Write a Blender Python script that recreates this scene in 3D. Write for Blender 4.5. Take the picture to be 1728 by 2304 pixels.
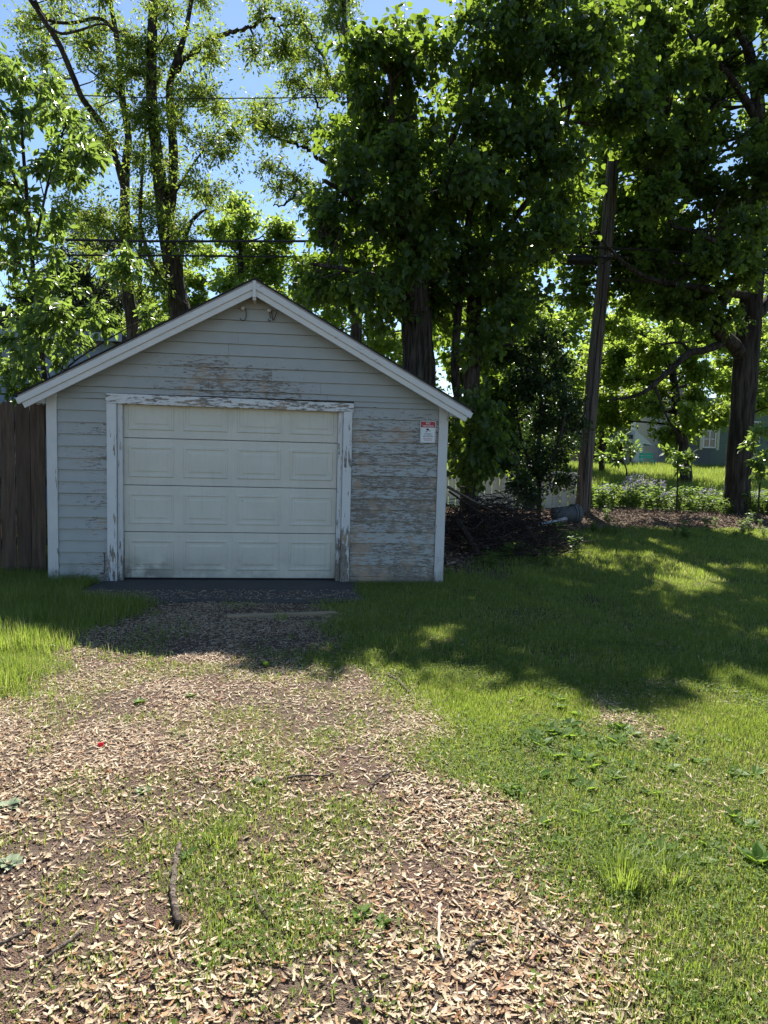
import bpy, bmesh, math, random
import numpy as np
from mathutils import Matrix, Vector

for o in list(bpy.data.objects):
    bpy.data.objects.remove(o, do_unlink=True)
sc = bpy.context.scene
COL = sc.collection
random.seed(7)
RNG = np.random.default_rng(11)

# ------------------------------------------------------------------ camera
FPX, PITCH, ROLL, CAMH = 1636.25, 0.085011, 0.026103, 1.5665
cam_d = bpy.data.cameras.new('camera')
cam = bpy.data.objects.new('camera', cam_d)
COL.objects.link(cam)
cam_d.sensor_fit = 'VERTICAL'
cam_d.sensor_height = 36.0
cam_d.lens = 36.0 * FPX / 2304.0
cam_d.clip_start = 0.05
cam_d.clip_end = 2000.0
cam.matrix_world = (Matrix.Translation((0, 0, CAMH)) @ Matrix.Rotation(math.pi / 2 - PITCH, 4, 'X')
                    @ Matrix.Rotation(ROLL, 4, 'Z'))
sc.camera = cam

# ------------------------------------------------------------------ light
SUN_DIR = Vector((0.15, 2.89, 3.41)).normalized()       # towards the sun
SUN_EL = math.asin(SUN_DIR.z)
SUN_AZ = math.atan2(SUN_DIR.x, SUN_DIR.y)
world = bpy.data.worlds.new('World')
sc.world = world
world.use_nodes = True
wn = world.node_tree.nodes
wl = world.node_tree.links
wn.clear()
w_out = wn.new('ShaderNodeOutputWorld')
w_bg = wn.new('ShaderNodeBackground')
w_sky = wn.new('ShaderNodeTexSky')
w_sky.sky_type = 'NISHITA'
w_sky.sun_disc = False
w_sky.sun_elevation = SUN_EL
w_sky.sun_rotation = SUN_AZ
w_sky.altitude = 200.0
w_sky.air_density = 1.0
w_sky.dust_density = 0.15
w_sky.ozone_density = 3.5
w_bg.inputs['Strength'].default_value = 0.068
wl.new(w_sky.outputs[0], w_bg.inputs['Color'])
wl.new(w_bg.outputs[0], w_out.inputs['Surface'])
sun_d = bpy.data.lights.new('sun', 'SUN')
sun_d.energy = 5.0
sun_d.angle = math.radians(0.53)
sun_d.color = (1.0, 0.95, 0.86)
sun = bpy.data.objects.new('sun', sun_d)
COL.objects.link(sun)
sun.rotation_euler = SUN_DIR.to_track_quat('Z', 'Y').to_euler()
sun.location = (0, 10, 40)

sc.view_settings.view_transform = 'Standard'
sc.view_settings.look = 'None'
sc.view_settings.exposure = 1.42
sc.view_settings.gamma = 1.0
sc.view_settings.use_curve_mapping = False
sc.render.engine = 'CYCLES'
sc.cycles.use_denoising = True
sc.cycles.max_bounces = 8
sc.cycles.transmission_bounces = 6
sc.cycles.transparent_max_bounces = 4
sc.cycles.diffuse_bounces = 4
sc.cycles.sample_clamp_indirect = 6.0

# ------------------------------------------------------------------ photo pixels -> directions (1659 x 2212 view of the photo)
KPX = 1728.0 / 1659.0


def ray(x, y):
    a, b = x * KPX - 864, y * KPX - 1152
    c, s = math.cos(ROLL), math.sin(ROLL)
    sx, sy = c * a + s * b, -s * a + c * b
    X, U = sx / FPX, -sy / FPX
    return np.array([X, math.cos(PITCH) + U * math.sin(PITCH), -math.sin(PITCH) + U * math.cos(PITCH)])


def P(x, y, Y):
    r = ray(x, y)
    return np.array([0, 0, CAMH]) + r * (Y / r[1])


def project(V):
    """world points -> photo pixels (1659 view) and depth"""
    V = np.asarray(V)
    x, y, z = V[..., 0], V[..., 1], V[..., 2] - CAMH
    d = y * math.cos(PITCH) - z * math.sin(PITCH)
    u = y * math.sin(PITCH) + z * math.cos(PITCH)
    d = np.where(d < 0.05, 0.05, d)
    sx, sy = FPX * x / d, -FPX * u / d
    c, s = math.cos(ROLL), math.sin(ROLL)
    return (864 + c * sx - s * sy) / KPX, (1152 + s * sx + c * sy) / KPX, d


def smooth(a, b, x):
    t = np.clip((np.asarray(x, float) - a) / (b - a), 0, 1)
    return t * t * (3 - 2 * t)


_lat = np.random.default_rng(5).random((256, 256))


def vnoise(x, y, seed=0):
    x = np.asarray(x, float) + seed * 17.3
    y = np.asarray(y, float) + seed * 9.1
    xi, yi = np.floor(x).astype(int), np.floor(y).astype(int)
    fx, fy = x - xi, y - yi
    fx, fy = fx * fx * (3 - 2 * fx), fy * fy * (3 - 2 * fy)
    g = lambda i, j: _lat[i % 256, j % 256]
    return ((g(xi, yi) * (1 - fx) + g(xi + 1, yi) * fx) * (1 - fy)
            + (g(xi, yi + 1) * (1 - fx) + g(xi + 1, yi + 1) * fx) * fy)


def fbm(x, y, seed=0, octs=3):
    v, a, t = 0, 0.5, 0
    for k in range(octs):
        v = v + a * vnoise(x * 2 ** k, y * 2 ** k, seed + k)
        t += a
        a *= 0.5
    return v / t


def gz(x, y):
    x, y = np.asarray(x, float), np.asarray(y, float)
    r = np.clip(y - 9, 0, 55)
    z = 0.033 * np.where(r < 2, r * r / 4, r - 1)
    far = smooth(9, 14, np.hypot(x, y))
    z = z + (fbm(x * 1.3, y * 1.3, 3) - 0.5) * 0.05 * (1 - smooth(5.6, 6.4, y) * (1 - smooth(9, 10.5, y)) * smooth(-6.0, -5.0, x) * (1 - smooth(1.2, 2.0, x)))
    z = z + far * (fbm(x * 0.3, y * 0.3, 8) - 0.5) * 0.16
    return z


def G(x, y):
    """photo pixel -> point on the ground"""
    r = ray(x, y)
    Y = max(1.0, -CAMH / min(r[2], -1e-3) * r[1])
    Y = min(Y, 60)
    for _ in range(60):
        p = np.array([0, 0, CAMH]) + r * (Y / r[1])
        d = p[2] - float(gz(p[0], p[1]))
        Y += 0.5 * d / max(1e-3, -r[2] / r[1] + 0.033)
        Y = float(np.clip(Y, 0.5, 60))
    p = np.array([0, 0, CAMH]) + r * (Y / r[1])
    p[2] = float(gz(p[0], p[1]))
    return p


# ------------------------------------------------------------------ mesh helpers
def tag(o, label=None, cat=None, group=None, kind=None):
    if label: o['label'] = label
    if cat: o['category'] = cat
    if group: o['group'] = group
    if kind: o['kind'] = kind
    return o


def np_mesh(name, V, faces, mat=None, rnd=None, smooth_shade=False):
    """faces: list of (m,k) int arrays"""
    me = bpy.data.meshes.new(name)
    V = np.ascontiguousarray(V, dtype=np.float32)
    me.vertices.add(len(V))
    me.vertices.foreach_set('co', V.ravel())
    loops = np.concatenate([f.ravel() for f in faces]).astype(np.int32)
    sizes = np.concatenate([np.full(len(f), f.shape[1], np.int32) for f in faces])
    starts = np.concatenate([[0], np.cumsum(sizes)[:-1]]).astype(np.int32)
    me.loops.add(len(loops))
    me.loops.foreach_set('vertex_index', loops)
    me.polygons.add(len(sizes))
    me.polygons.foreach_set('loop_start', starts)
    me.polygons.foreach_set('loop_total', sizes)
    me.polygons.foreach_set('use_smooth', np.full(len(sizes), smooth_shade, dtype=bool))
    if rnd is not None:
        at = me.attributes.new('rnd', 'FLOAT', 'POINT')
        at.data.foreach_set('value', np.ascontiguousarray(rnd, dtype=np.float32))
    me.update(calc_edges=True)
    if mat: me.materials.append(mat)
    return me


def link(name, me, parent=None, loc=None, rotz=0.0):
    o = bpy.data.objects.new(name, me)
    COL.objects.link(o)
    if loc is not None: o.location = loc
    if rotz: o.rotation_euler = (0, 0, rotz)
    if parent: o.parent = parent
    return o


def empty(name, loc, rotz=0.0):
    o = bpy.data.objects.new(name, None)
    o.empty_display_size = 0.1
    COL.objects.link(o)
    o.location = loc
    o.rotation_euler = (0, 0, rotz)
    return o


class Acc:
    def __init__(s):
        s.V, s.F, s.R, s.n = [], {}, [], 0

    def add(s, V, F, r=None):
        V = np.asarray(V, float).reshape(-1, 3)
        s.V.append(V)
        for f in (F if isinstance(F, list) else [F]):
            f = np.asarray(f)
            s.F.setdefault(f.shape[1], []).append(f + s.n)
        s.R.append(np.full(len(V), random.random() if r is None else r) if np.isscalar(r) or r is None else np.asarray(r))
        s.n += len(V)

    def tube(s, pts, rad, sides=6, lump=0.0, cap=True, r=None):
        pts = np.asarray(pts, float)
        n = len(pts)
        rad = np.broadcast_to(np.asarray(rad, float), (n,))
        tan = np.gradient(pts, axis=0)
        tan /= np.linalg.norm(tan, axis=1)[:, None] + 1e-9
        ref = np.array([1.0, 0.15, 0.1]) if abs(tan[0][0]) < 0.8 else np.array([0.1, 0.2, 1.0])
        a = np.cross(tan, ref); a /= np.linalg.norm(a, axis=1)[:, None] + 1e-9
        b = np.cross(tan, a)
        th = np.arange(sides) * 2 * math.pi / sides
        rr = rad[:, None] * np.ones((n, sides))
        if lump:
            k = RNG.random(4) * 6.28
            tt = np.arange(n)[:, None]
            rr = rr * (1 + lump * (np.sin(3 * th[None] + k[0] + 0.15 * tt) * 0.5 + np.sin(5 * th[None] + k[1]) * 0.3
                                   + np.sin(tt * 0.7 + k[2]) * 0.3 + (RNG.random((n, sides)) - 0.5) * 0.5))
        V = pts[:, None] + rr[..., None] * (np.cos(th)[None, :, None] * a[:, None] + np.sin(th)[None, :, None] * b[:, None])
        i = np.arange(n - 1)[:, None] * sides
        j = np.arange(sides)[None]
        j2 = (j + 1) % sides
        F = [np.stack([i + j, i + sides + j, i + sides + j2, i + j2], -1).reshape(-1, 4)]
        if cap and sides > 2:
            F.append(np.arange(sides)[None, :])
            F.append(((n - 1) * sides + np.arange(sides)[::-1])[None])
        s.add(V.reshape(-1, 3), F, r)

    def box(s, lo, hi, r=None):
        x0, y0, z0 = lo
        x1, y1, z1 = hi
        V = [(x0, y0, z0), (x1, y0, z0), (x1, y1, z0), (x0, y1, z0), (x0, y0, z1), (x1, y0, z1), (x1, y1, z1), (x0, y1, z1)]
        s.add(V, np.array([(0, 3, 2, 1), (4, 5, 6, 7), (0, 1, 5, 4), (1, 2, 6, 5), (2, 3, 7, 6), (3, 0, 4, 7)]), r)

    def prism(s, poly, y0, y1, r=None):
        """poly: list of (x,z) seen from -y, counter-clockwise; extruded along y"""
        n = len(poly)
        V = [(p[0], y0, p[1]) for p in poly] + [(p[0], y1, p[1]) for p in poly]
        i = np.arange(n)
        F = [np.stack([i, i + n, (i + 1) % n + n, (i + 1) % n], 1), i[None, :], (i[::-1] + n)[None, :]]
        s.add(V, F, r)

    def mesh(s, name, mat, off=(0, 0, 0), smooth_shade=False, rnd=True):
        V = np.concatenate(s.V) - np.asarray(off)
        F = [np.concatenate(f) for f in s.F.values()]
        return np_mesh(name, V, F, mat, np.concatenate(s.R) if rnd else None, smooth_shade)

    def build(s, name, mat, parent=None, off=(0, 0, 0), smooth_shade=False, loc=None):
        return link(name, s.mesh(name, mat, off, smooth_shade), parent, loc)


def bevel_obj(o, w=0.004, seg=1):
    m = o.modifiers.new('bevel', 'BEVEL')
    m.width = w
    m.segments = seg
    m.limit_method = 'ANGLE'
    return o


def spline(pts, n=6):
    """Catmull-Rom through points (any number of columns)"""
    p = np.asarray(pts, float)
    if len(p) < 3:
        t = np.linspace(0, 1, n + 1)[:, None]
        return p[0] * (1 - t) + p[-1] * t
    q = np.vstack([2 * p[0] - p[1], p, 2 * p[-1] - p[-2]])
    out = []
    for i in range(len(p) - 1):
        a, b, c, d = q[i:i + 4]
        for t in np.linspace(0, 1, n, endpoint=False):
            out.append(0.5 * (2 * b + (c - a) * t + (2 * a - 5 * b + 4 * c - d) * t * t + (3 * b - a - 3 * c + d) * t ** 3))
    out.append(p[-1])
    return np.array(out)


# ------------------------------------------------------------------ materials
class M:
    def __init__(s, name):
        s.m = bpy.data.materials.new(name)
        s.m.use_nodes = True
        s.t = s.m.node_tree
        s.N, s.L = s.t.nodes, s.t.links
        s.bsdf = s.N['Principled BSDF']
        s.out = s.N['Material Output']

    def n(s, typ, **kw):
        nd = s.N.new(typ)
        for k, v in kw.items():
            if hasattr(nd, k) and k not in nd.inputs:
                setattr(nd, k, v)
            else:
                nd.inputs[k].default_value = v
        return nd

    def l(s, a, b):
        s.L.new(a, b)

    def math(s, op, a, b=None, clamp=False):
        nd = s.N.new('ShaderNodeMath')
        nd.operation = op
        nd.use_clamp = clamp
        for i, v in enumerate((a, b)):
            if v is None: continue
            if isinstance(v, (int, float)): nd.inputs[i].default_value = v
            else: s.L.new(v, nd.inputs[i])
        return nd.outputs[0]

    def mix(s, f, a, b, mode='MIX'):
        nd = s.N.new('ShaderNodeMix')
        nd.data_type = 'RGBA'
        nd.blend_type = mode
        for sock, v in ((nd.inputs[0], f), (nd.inputs[6], a), (nd.inputs[7], b)):
            if isinstance(v, (int, float)): sock.default_value = v
            elif isinstance(v, tuple): sock.default_value = (*v, 1)
            else: s.L.new(v, sock)
        return nd.outputs[2]

    def rng(s, v, a, b, c=0.0, d=1.0, smooth_=True):
        nd = s.N.new('ShaderNodeMapRange')
        nd.interpolation_type = 'SMOOTHSTEP' if smooth_ else 'LINEAR'
        s.L.new(v, nd.inputs[0])
        for i, q in enumerate((a, b, c, d)): nd.inputs[i + 1].default_value = q
        return nd.outputs[0]

    def coord(s, kind='Object', scale=(1, 1, 1), obj=None):
        tc = s.N.new('ShaderNodeTexCoord')
        if obj: tc.object = obj
        mp = s.N.new('ShaderNodeMapping')
        mp.inputs['Scale'].default_value = scale
        s.L.new(tc.outputs[kind], mp.inputs[0])
        return mp.outputs[0]

    def world(s, scale=(1, 1, 1)):
        g = s.N.new('ShaderNodeNewGeometry')
        mp = s.N.new('ShaderNodeMapping')
        mp.inputs['Scale'].default_value = scale
        s.L.new(g.outputs['Position'], mp.inputs[0])
        return mp.outputs[0]

    def noise(s, vec, scale, detail=4.0, rough=0.55, out=0):
        nd = s.N.new('ShaderNodeTexNoise')
        nd.inputs['Scale'].default_value = scale
        nd.inputs['Detail'].default_value = detail
        nd.inputs['Roughness'].default_value = rough
        s.L.new(vec, nd.inputs['Vector'])
        return nd.outputs[out]

    def vor(s, vec, scale, feature='F1', out='Distance'):
        nd = s.N.new('ShaderNodeTexVoronoi')
        nd.feature = feature
        nd.inputs['Scale'].default_value = scale
        s.L.new(vec, nd.inputs['Vector'])
        return nd.outputs[out]

    def attr(s, name='rnd'):
        nd = s.N.new('ShaderNodeAttribute')
        nd.attribute_name = name
        return nd.outputs['Fac']

    def orand(s):
        return s.N.new('ShaderNodeObjectInfo').outputs['Random']

    def bump(s, h, strength=0.5, dist=0.01):
        nd = s.N.new('ShaderNodeBump')
        nd.inputs['Strength'].default_value = strength
        nd.inputs['Distance'].default_value = dist
        s.L.new(h, nd.inputs['Height'])
        s.L.new(nd.outputs[0], s.bsdf.inputs['Normal'])
        return nd.outputs[0]

    def fin(s, col=None, rough=None, spec=None, metal=None):
        for k, v in (('Base Color', col), ('Roughness', rough), ('Specular IOR Level', spec), ('Metallic', metal)):
            if v is None: continue
            if isinstance(v, (int, float)): s.bsdf.inputs[k].default_value = v
            elif isinstance(v, tuple): s.bsdf.inputs[k].default_value = (*v, 1)
            else: s.L.new(v, s.bsdf.inputs[k])
        return s.m


def leaf_mat(name, dark, light, trans, gloss_rough=0.42, spec=0.35, tfac=0.5, yellow=None):
    m = M(name)
    r = m.math('FRACT', m.math('ADD', m.attr(), m.orand()))
    col = m.mix(r, dark, light)
    tcol = m.mix(r, tuple(c * 0.75 for c in trans), trans)
    if yellow:
        y = m.rng(r, 0.86, 0.97)
        col = m.mix(y, col, yellow)
        tcol = m.mix(y, tcol, tuple(min(1, c * 1.6) for c in yellow))
    m.fin(col, gloss_rough, spec)
    tr = m.n('ShaderNodeBsdfTranslucent')
    m.l(tcol, tr.inputs['Color'])
    mx = m.n('ShaderNodeMixShader')
    mx.inputs[0].default_value = tfac
    m.l(m.bsdf.outputs[0], mx.inputs[1])
    m.l(tr.outputs[0], mx.inputs[2])
    m.l(mx.outputs[0], m.out.inputs['Surface'])
    return m.m


def bark_mat(name, dark, light, scale=9.0, stretch=0.14):
    m = M(name)
    v = m.coord('Object', (1, 1, stretch))
    n1 = m.noise(v, scale, 6, 0.65)
    n2 = m.noise(m.coord('Object', (1, 1, 0.5)), 2.0, 3)
    vo = m.vor(v, scale * 1.4)
    f = m.math('MULTIPLY', m.rng(n1, 0.3, 0.7), m.rng(vo, 0.0, 0.55))
    col = m.mix(f, dark, light)
    col = m.mix(m.rng(n2, 0.45, 0.75, 0, 0.4), col, tuple(c * 0.6 for c in dark))
    m.bump(f, 0.9, 0.03)
    return m.fin(col, 0.9, 0.1)


def plain(name, col, rough=0.6, spec=0.3, var=0.15, scale=12.0, metal=0.0, stretch=(1, 1, 1)):
    m = M(name)
    n1 = m.noise(m.coord('Object', stretch), scale, 5, 0.6)
    c = m.mix(m.rng(n1, 0.3, 0.7), tuple(x * (1 - var) for x in col), tuple(min(1, x * (1 + var)) for x in col))
    c = m.mix(m.math('MULTIPLY', m.orand(), 0.35), c, tuple(x * 0.7 for x in col))
    m.bump(n1, 0.15, 0.005)
    return m.fin(c, rough, spec, metal)


# ------------------------------------------------------------------ ground masks (what grows where)
def drive_right(y):
    return np.interp(y, [1.0, 1.9, 3.0, 3.9, 4.5, 4.9, 5.3, 7.0], [0.72, 0.66, 0.56, 0.36, 0.28, -0.05, -0.42, -0.40])


def drive_left(y):
    return np.interp(y, [1.0, 3.9, 4.4, 5.5, 6.5, 8.0], [-4.0, -2.6, -2.2, -2.4, -2.35, -2.5])


def grass_mask(x, y):
    x, y = np.asarray(x, float), np.asarray(y, float)
    j = (fbm(x * 2.2, y * 2.2, 1) - 0.5) * 0.9
    g_r = smooth(-0.38, 0.32, x - drive_right(y) + j * 0.75)
    g_l = smooth(-0.20, 0.30, drive_left(y) - x + j * 0.75)
    g = np.maximum(g_r, g_l)
    # green strip between the wheel tracks
    strip = smooth(-1.15, -0.70, x + j * 0.7) * (1 - smooth(-0.30, 0.15, x + j * 0.7)) * (1 - smooth(3.4, 4.9, y)) * (0.22 + 0.78 * smooth(0.36, 0.60, fbm(x * 3.6, y * 3.6, 21)))
    g = np.maximum(g, 0.52 * strip)
    g = np.maximum(g, 0.16 * smooth(0.50, 0.70, fbm(x * 2.3, y * 2.3, 27)) * smooth(-2.6, -1.8, x))
    # bare worn spots in the lawn
    bare = smooth(0.66, 0.80, fbm(x * 1.1, y * 1.1, 31)) * (1 - smooth(9, 12, y))
    g = g * (1 - 0.75 * bare)
    # apron strip and the dark dirt in front of the wall
    g = g * (1 - mulch_mask(x, y))
    return np.clip(g, 0, 1)


def mulch_mask(x, y):
    x, y = np.asarray(x, float), np.asarray(y, float)
    j = (fbm(x * 0.9, y * 0.9, 41) - 0.5) * 2.2
    edge = np.interp(x, [1.0, 2.0, 3.0, 5.0, 9.0], [9.4, 11.4, 13.4, 14.7, 15.3])
    m = smooth(-0.4, 0.5, y - edge + j * 0.6) * (1 - smooth(17.0, 18.0, y + j * 0.4)) * smooth(0.2, 0.9, x)
    return m


# ------------------------------------------------------------------ ground sheet
def axis(lo, hi, step, ext):
    a = np.arange(lo, hi + 1e-6, step)
    r = []
    s_, p = step, hi
    while p < ext:
        s_ *= 1.22
        p += s_
        r.append(p)
    l_ = []
    s_, p = step, lo
    while p > -ext:
        s_ *= 1.22
        p -= s_
        l_.append(p)
    return np.array(l_[::-1] + list(a) + r)


gx = axis(-5.5, 8.5, 0.075, 400.0)
gy = axis(0.6, 14.5, 0.075, 500.0)
GX, GY = np.meshgrid(gx, gy, indexing='xy')
GZ = gz(GX, GY)
nx, ny = len(gx), len(gy)
ii = (np.arange(ny - 1)[:, None] * nx + np.arange(nx - 1)[None]).ravel()
gm = M('ground_material')
wv = gm.world()
g_a, m_a = gm.attr('grass'), gm.attr('mulch')
big = gm.noise(wv, 0.9, 4)
fine = gm.noise(wv, 38, 6, 0.7)
peb = gm.vor(wv, 190)
pebc = gm.vor(wv, 190, out='Color')
sepc = gm.n('ShaderNodeSeparateColor')
gm.l(pebc, sepc.inputs[0])
gravel = gm.mix(sepc.outputs[0], (0.115, 0.070, 0.052), (0.25, 0.165, 0.125))
gravel = gm.mix(gm.rng(peb, 0.35, 0.75), gravel, (0.05, 0.034, 0.026))
dirt = gm.mix(gm.rng(fine, 0.3, 0.7), (0.062, 0.044, 0.033), (0.16, 0.118, 0.088))
soil = gm.mix(gm.rng(big, 0.42, 0.62), gravel, dirt)
under = gm.mix(gm.rng(fine, 0.35, 0.65), (0.045, 0.042, 0.018), (0.10, 0.085, 0.045))
mul = gm.mix(gm.rng(fine, 0.35, 0.7), (0.055, 0.038, 0.026), (0.19, 0.135, 0.095))
far_lawn = gm.mix(gm.rng(gm.noise(wv, 6, 5), 0.35, 0.65), (0.055, 0.085, 0.018), (0.10, 0.14, 0.03))
sp = gm.n('ShaderNodeSeparateXYZ')
gm.l(wv, sp.inputs[0])
under = gm.mix(gm.rng(sp.outputs[1], 9, 20), under, far_lawn)
c = gm.mix(gm.rng(gm.math('ADD', g_a, gm.math('MULTIPLY', gm.math('SUBTRACT', fine, 0.5), 0.5)), 0.25, 0.6), soil, under)
c = gm.mix(m_a, c, mul)
hgt = gm.math('ADD', gm.math('MULTIPLY', peb, -0.6), fine)
gm.bump(hgt, 0.9, 0.015)
ground_mat = gm.fin(c, 0.92, 0.15)
gme = np_mesh('ground', np.stack([GX, GY, GZ], -1).reshape(-1, 3),
              [np.stack([ii, ii + 1, ii + nx + 1, ii + nx], 1)], ground_mat, None, True)
for nm, fn in (('grass', grass_mask), ('mulch', mulch_mask)):
    at = gme.attributes.new(nm, 'FLOAT', 'POINT')
    at.data.foreach_set('value', fn(GX, GY).astype(np.float32).ravel())
tag(link('ground', gme), kind='structure')

# ------------------------------------------------------------------ garage
GAR_YAW, GAR_X, GAR_Y = 0.125969, -2.94981, 8.154148
GZ0 = 0.0
gar = empty('garage', (GAR_X, GAR_Y, GZ0), GAR_YAW)
tag(gar, 'small gabled garage of peeling pale grey clapboard with a closed white overhead door', 'garage')
U0, U1, PK = -0.78, 3.69, 1.455          # corners and gable centre (metres along the front)
SL = 0.541                               # roof pitch
PEAK = 3.40
DEP = 6.0


def gpt(u, w, v):
    c, s = math.cos(GAR_YAW), math.sin(GAR_YAW)
    return np.array([GAR_X + u * c - w * s, GAR_Y + u * s + w * c, GZ0 + v])


def paint_mat(name, paint, horizontal, amount, boards=False):
    m = M(name)
    v = m.coord('Object', (1, 1, 1), gar)
    st = (1.0, 1.0, 5.5) if horizontal else (6.0, 6.0, 0.9)
    vs = m.coord('Object', st, gar)
    s3 = m.n('ShaderNodeSeparateXYZ')
    m.l(v, s3.inputs[0])
    x, z = s3.outputs[0], s3.outputs[2]
    n1 = m.noise(vs, 9.0 if horizontal else 4.2, 10, 0.70)
    n2 = m.noise(v, 1.3, 4)
    fine = m.noise(vs, 26, 4, 0.7)
    reg = m.math('MULTIPLY', m.math('SUBTRACT', n2, 0.5), 0.30)
    if boards:
        # worn band over the door, worn right-hand boards, sound paint under the eaves
        dx = m.math('ABSOLUTE', m.math('SUBTRACT', x, 1.25))
        band = m.math('MULTIPLY', m.rng(dx, 0.15, 1.35, 1, 0), m.rng(m.math('ABSOLUTE', m.math('SUBTRACT', z, 2.32)), 0.05, 0.45, 1, 0))
        right = m.math('MULTIPLY', m.rng(x, 2.3, 2.7), m.rng(z, 1.75, 2.1, 1, 0))
        left = m.math('MULTIPLY', m.rng(x, -0.75, -0.2), m.rng(z, 1.5, 2.2, 1, 0))
        low = m.rng(z, 0.05, 0.35, 1, 0)
        reg = m.math('ADD', reg, m.math('MULTIPLY', band, 0.19))
        reg = m.math('ADD', reg, m.math('MULTIPLY', right, 0.078))
        reg = m.math('ADD', reg, m.math('MULTIPLY', left, 0.13))
        reg = m.math('ADD', reg, m.math('MULTIPLY', low, 0.10))
        reg = m.math('ADD', reg, m.math('MULTIPLY', m.math('SUBTRACT', m.orand(), 0.40), 0.11))
    else:
        reg = m.math('ADD', reg, m.rng(z, 0.05, 0.9, 0.13, 0.0))
        reg = m.math('ADD', reg, m.math('MULTIPLY', m.math('SUBTRACT', m.orand(), 0.5), 0.05))
    s_ = m.math('ADD', n1, reg)
    peel = m.rng(s_, 0.70 - amount, 0.715 - amount)
    edge = m.math('MULTIPLY', m.rng(s_, 0.675 - amount, 0.70 - amount), m.math('SUBTRACT', 1.0, peel))
    wood = m.mix(m.rng(fine, 0.35, 0.65), (0.13, 0.115, 0.095), (0.31, 0.27, 0.22))
    wood = m.mix(m.rng(m.noise(v, 3.1, 3), 0.50, 0.60), wood, (0.36, 0.27, 0.19))
    pc = m.mix(m.rng(m.noise(v, 6, 5), 0.3, 0.7), tuple(q * 0.93 for q in paint), paint)
    pc = m.mix(m.math('MULTIPLY', m.orand(), 0.35), pc, tuple(q * 0.86 for q in paint))
    grime = m.math('MULTIPLY', m.rng(z, 0.0, 0.45, 1, 0), m.rng(m.noise(v, 5, 5), 0.35, 0.7))
    pc = m.mix(m.math('MULTIPLY', grime, 0.55), pc, (0.16, 0.15, 0.12))
    pc = m.mix(m.math('MULTIPLY', edge, 0.55), pc, (0.72, 0.74, 0.74))
    col = m.mix(peel, pc, wood)
    # nail heads and knots
    kn = m.rng(m.vor(v, 7.0), 0.02, 0.05, 1, 0)
    col = m.mix(m.math('MULTIPLY', kn, 0.8), col, (0.04, 0.035, 0.03))
    h = m.math('ADD', m.math('MULTIPLY', peel, -1.0), m.math('MULTIPLY', fine, 0.25))
    m.bump(h, 0.55, 0.004)
    return m.fin(col, 0.62, 0.3)


PAINT = paint_mat('peeling_grey_paint', (0.41, 0.42, 0.395), True, 0.0, True)
TRIM_H = paint_mat('peeling_white_paint_level', (0.72, 0.71, 0.68), True, 0.185)
TRIM_V = paint_mat('peeling_white_paint_upright', (0.72, 0.71, 0.68), False, 0.10)
CORNER = paint_mat('white_corner_paint', (0.66, 0.65, 0.62), False, 0.035)
RAKE = paint_mat('white_rake_paint', (0.70, 0.685, 0.64), True, 0.045)
BACKING = plain('old_sheathing', (0.09, 0.08, 0.07), 0.9, 0.1)

# walls behind the boards
a = Acc()
zt = lambda u: PEAK - 0.075 - SL * abs(u - PK)
T = 0.10
front_polys = [[(U0, 0.0), (-0.06, 0.0), (-0.06, 2.06), (U0, 2.02)],
               [(2.48, 0.0), (U1, 0.0), (U1, 2.02), (2.48, 2.06)],
               [(U0, 2.02), (-0.06, 2.06), (2.48, 2.06), (U1, 2.02), (U1, zt(U1)), (PK, zt(PK)), (U0, zt(U0))]]
for pl in front_polys:
    a.prism(pl, 0.012, T)
a.build('front_wall', BACKING, gar)
side = plain('side_wall_paint', (0.45, 0.47, 0.47), 0.7, 0.25, 0.2)
for u_a, u_b in ((U0, U0 + T), (U1 - T, U1)):
    a = Acc(); a.box((u_a + 0.004, T, 0.0), (u_b - 0.004, DEP - T, 2.05)); a.build('side_wall', side, gar)
a = Acc()
a.prism([(U0, 0), (U1, 0), (U1, 2.02), (PK, PEAK - 0.2), (U0, 2.02)], DEP - T, DEP)
a.build('back_wall', side, gar)

# clapboards: one object per board
EXPO = 0.1318
COURSE0 = 0.075


def board(u_a, u_b, v0, v1, cut=None):
    """wedge-shaped clapboard; cut -> (ulo,uhi) of its top edge when trimmed by the rake"""
    t0 = (u_a, u_b) if cut is None else cut
    yb, yt = -0.017 + random.uniform(-.0025, .0025), 0.003
    d0, d1 = random.uniform(-.002, .002), random.uniform(-.002, .002)
    ub = np.linspace(u_a, u_b, 5); ut = np.linspace(t0[0], t0[1], 5)
    wob = [d0 + (d1 - d0) * k / 4 + random.uniform(-.0016, .0016) for k in range(5)]
    V = []
    for k in range(5):
        V += [(ub[k], yb, v0 + wob[k]), (ub[k], 0.011, v0 + wob[k]), (ut[k], 0.011, v1), (ut[k], yt, v1)]
    F = []
    for k in range(4):
        b, c = k * 4, k * 4 + 4
        F += [(b, c, c + 3, b + 3), (b, b + 1, c + 1, c), (b + 3, c + 3, c + 2, b + 2)]
    acc = Acc()
    acc.add(V, [np.array(F), np.array([(0, 3, 2, 1), (16, 17, 18, 19)])])
    return acc.build('clapboard', PAINT, gar)


def split_run(u_a, u_b, maxlen, avoid=0.3):
    if u_b - u_a < maxlen: return [(u_a, u_b)]
    n = int((u_b - u_a) // maxlen) + 1
    cuts = [u_a] + sorted(u_a + (u_b - u_a) * (k + random.uniform(-.3, .3)) / n for k in range(1, n)) + [u_b]
    return list(zip(cuts[:-1], cuts[1:]))


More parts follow.
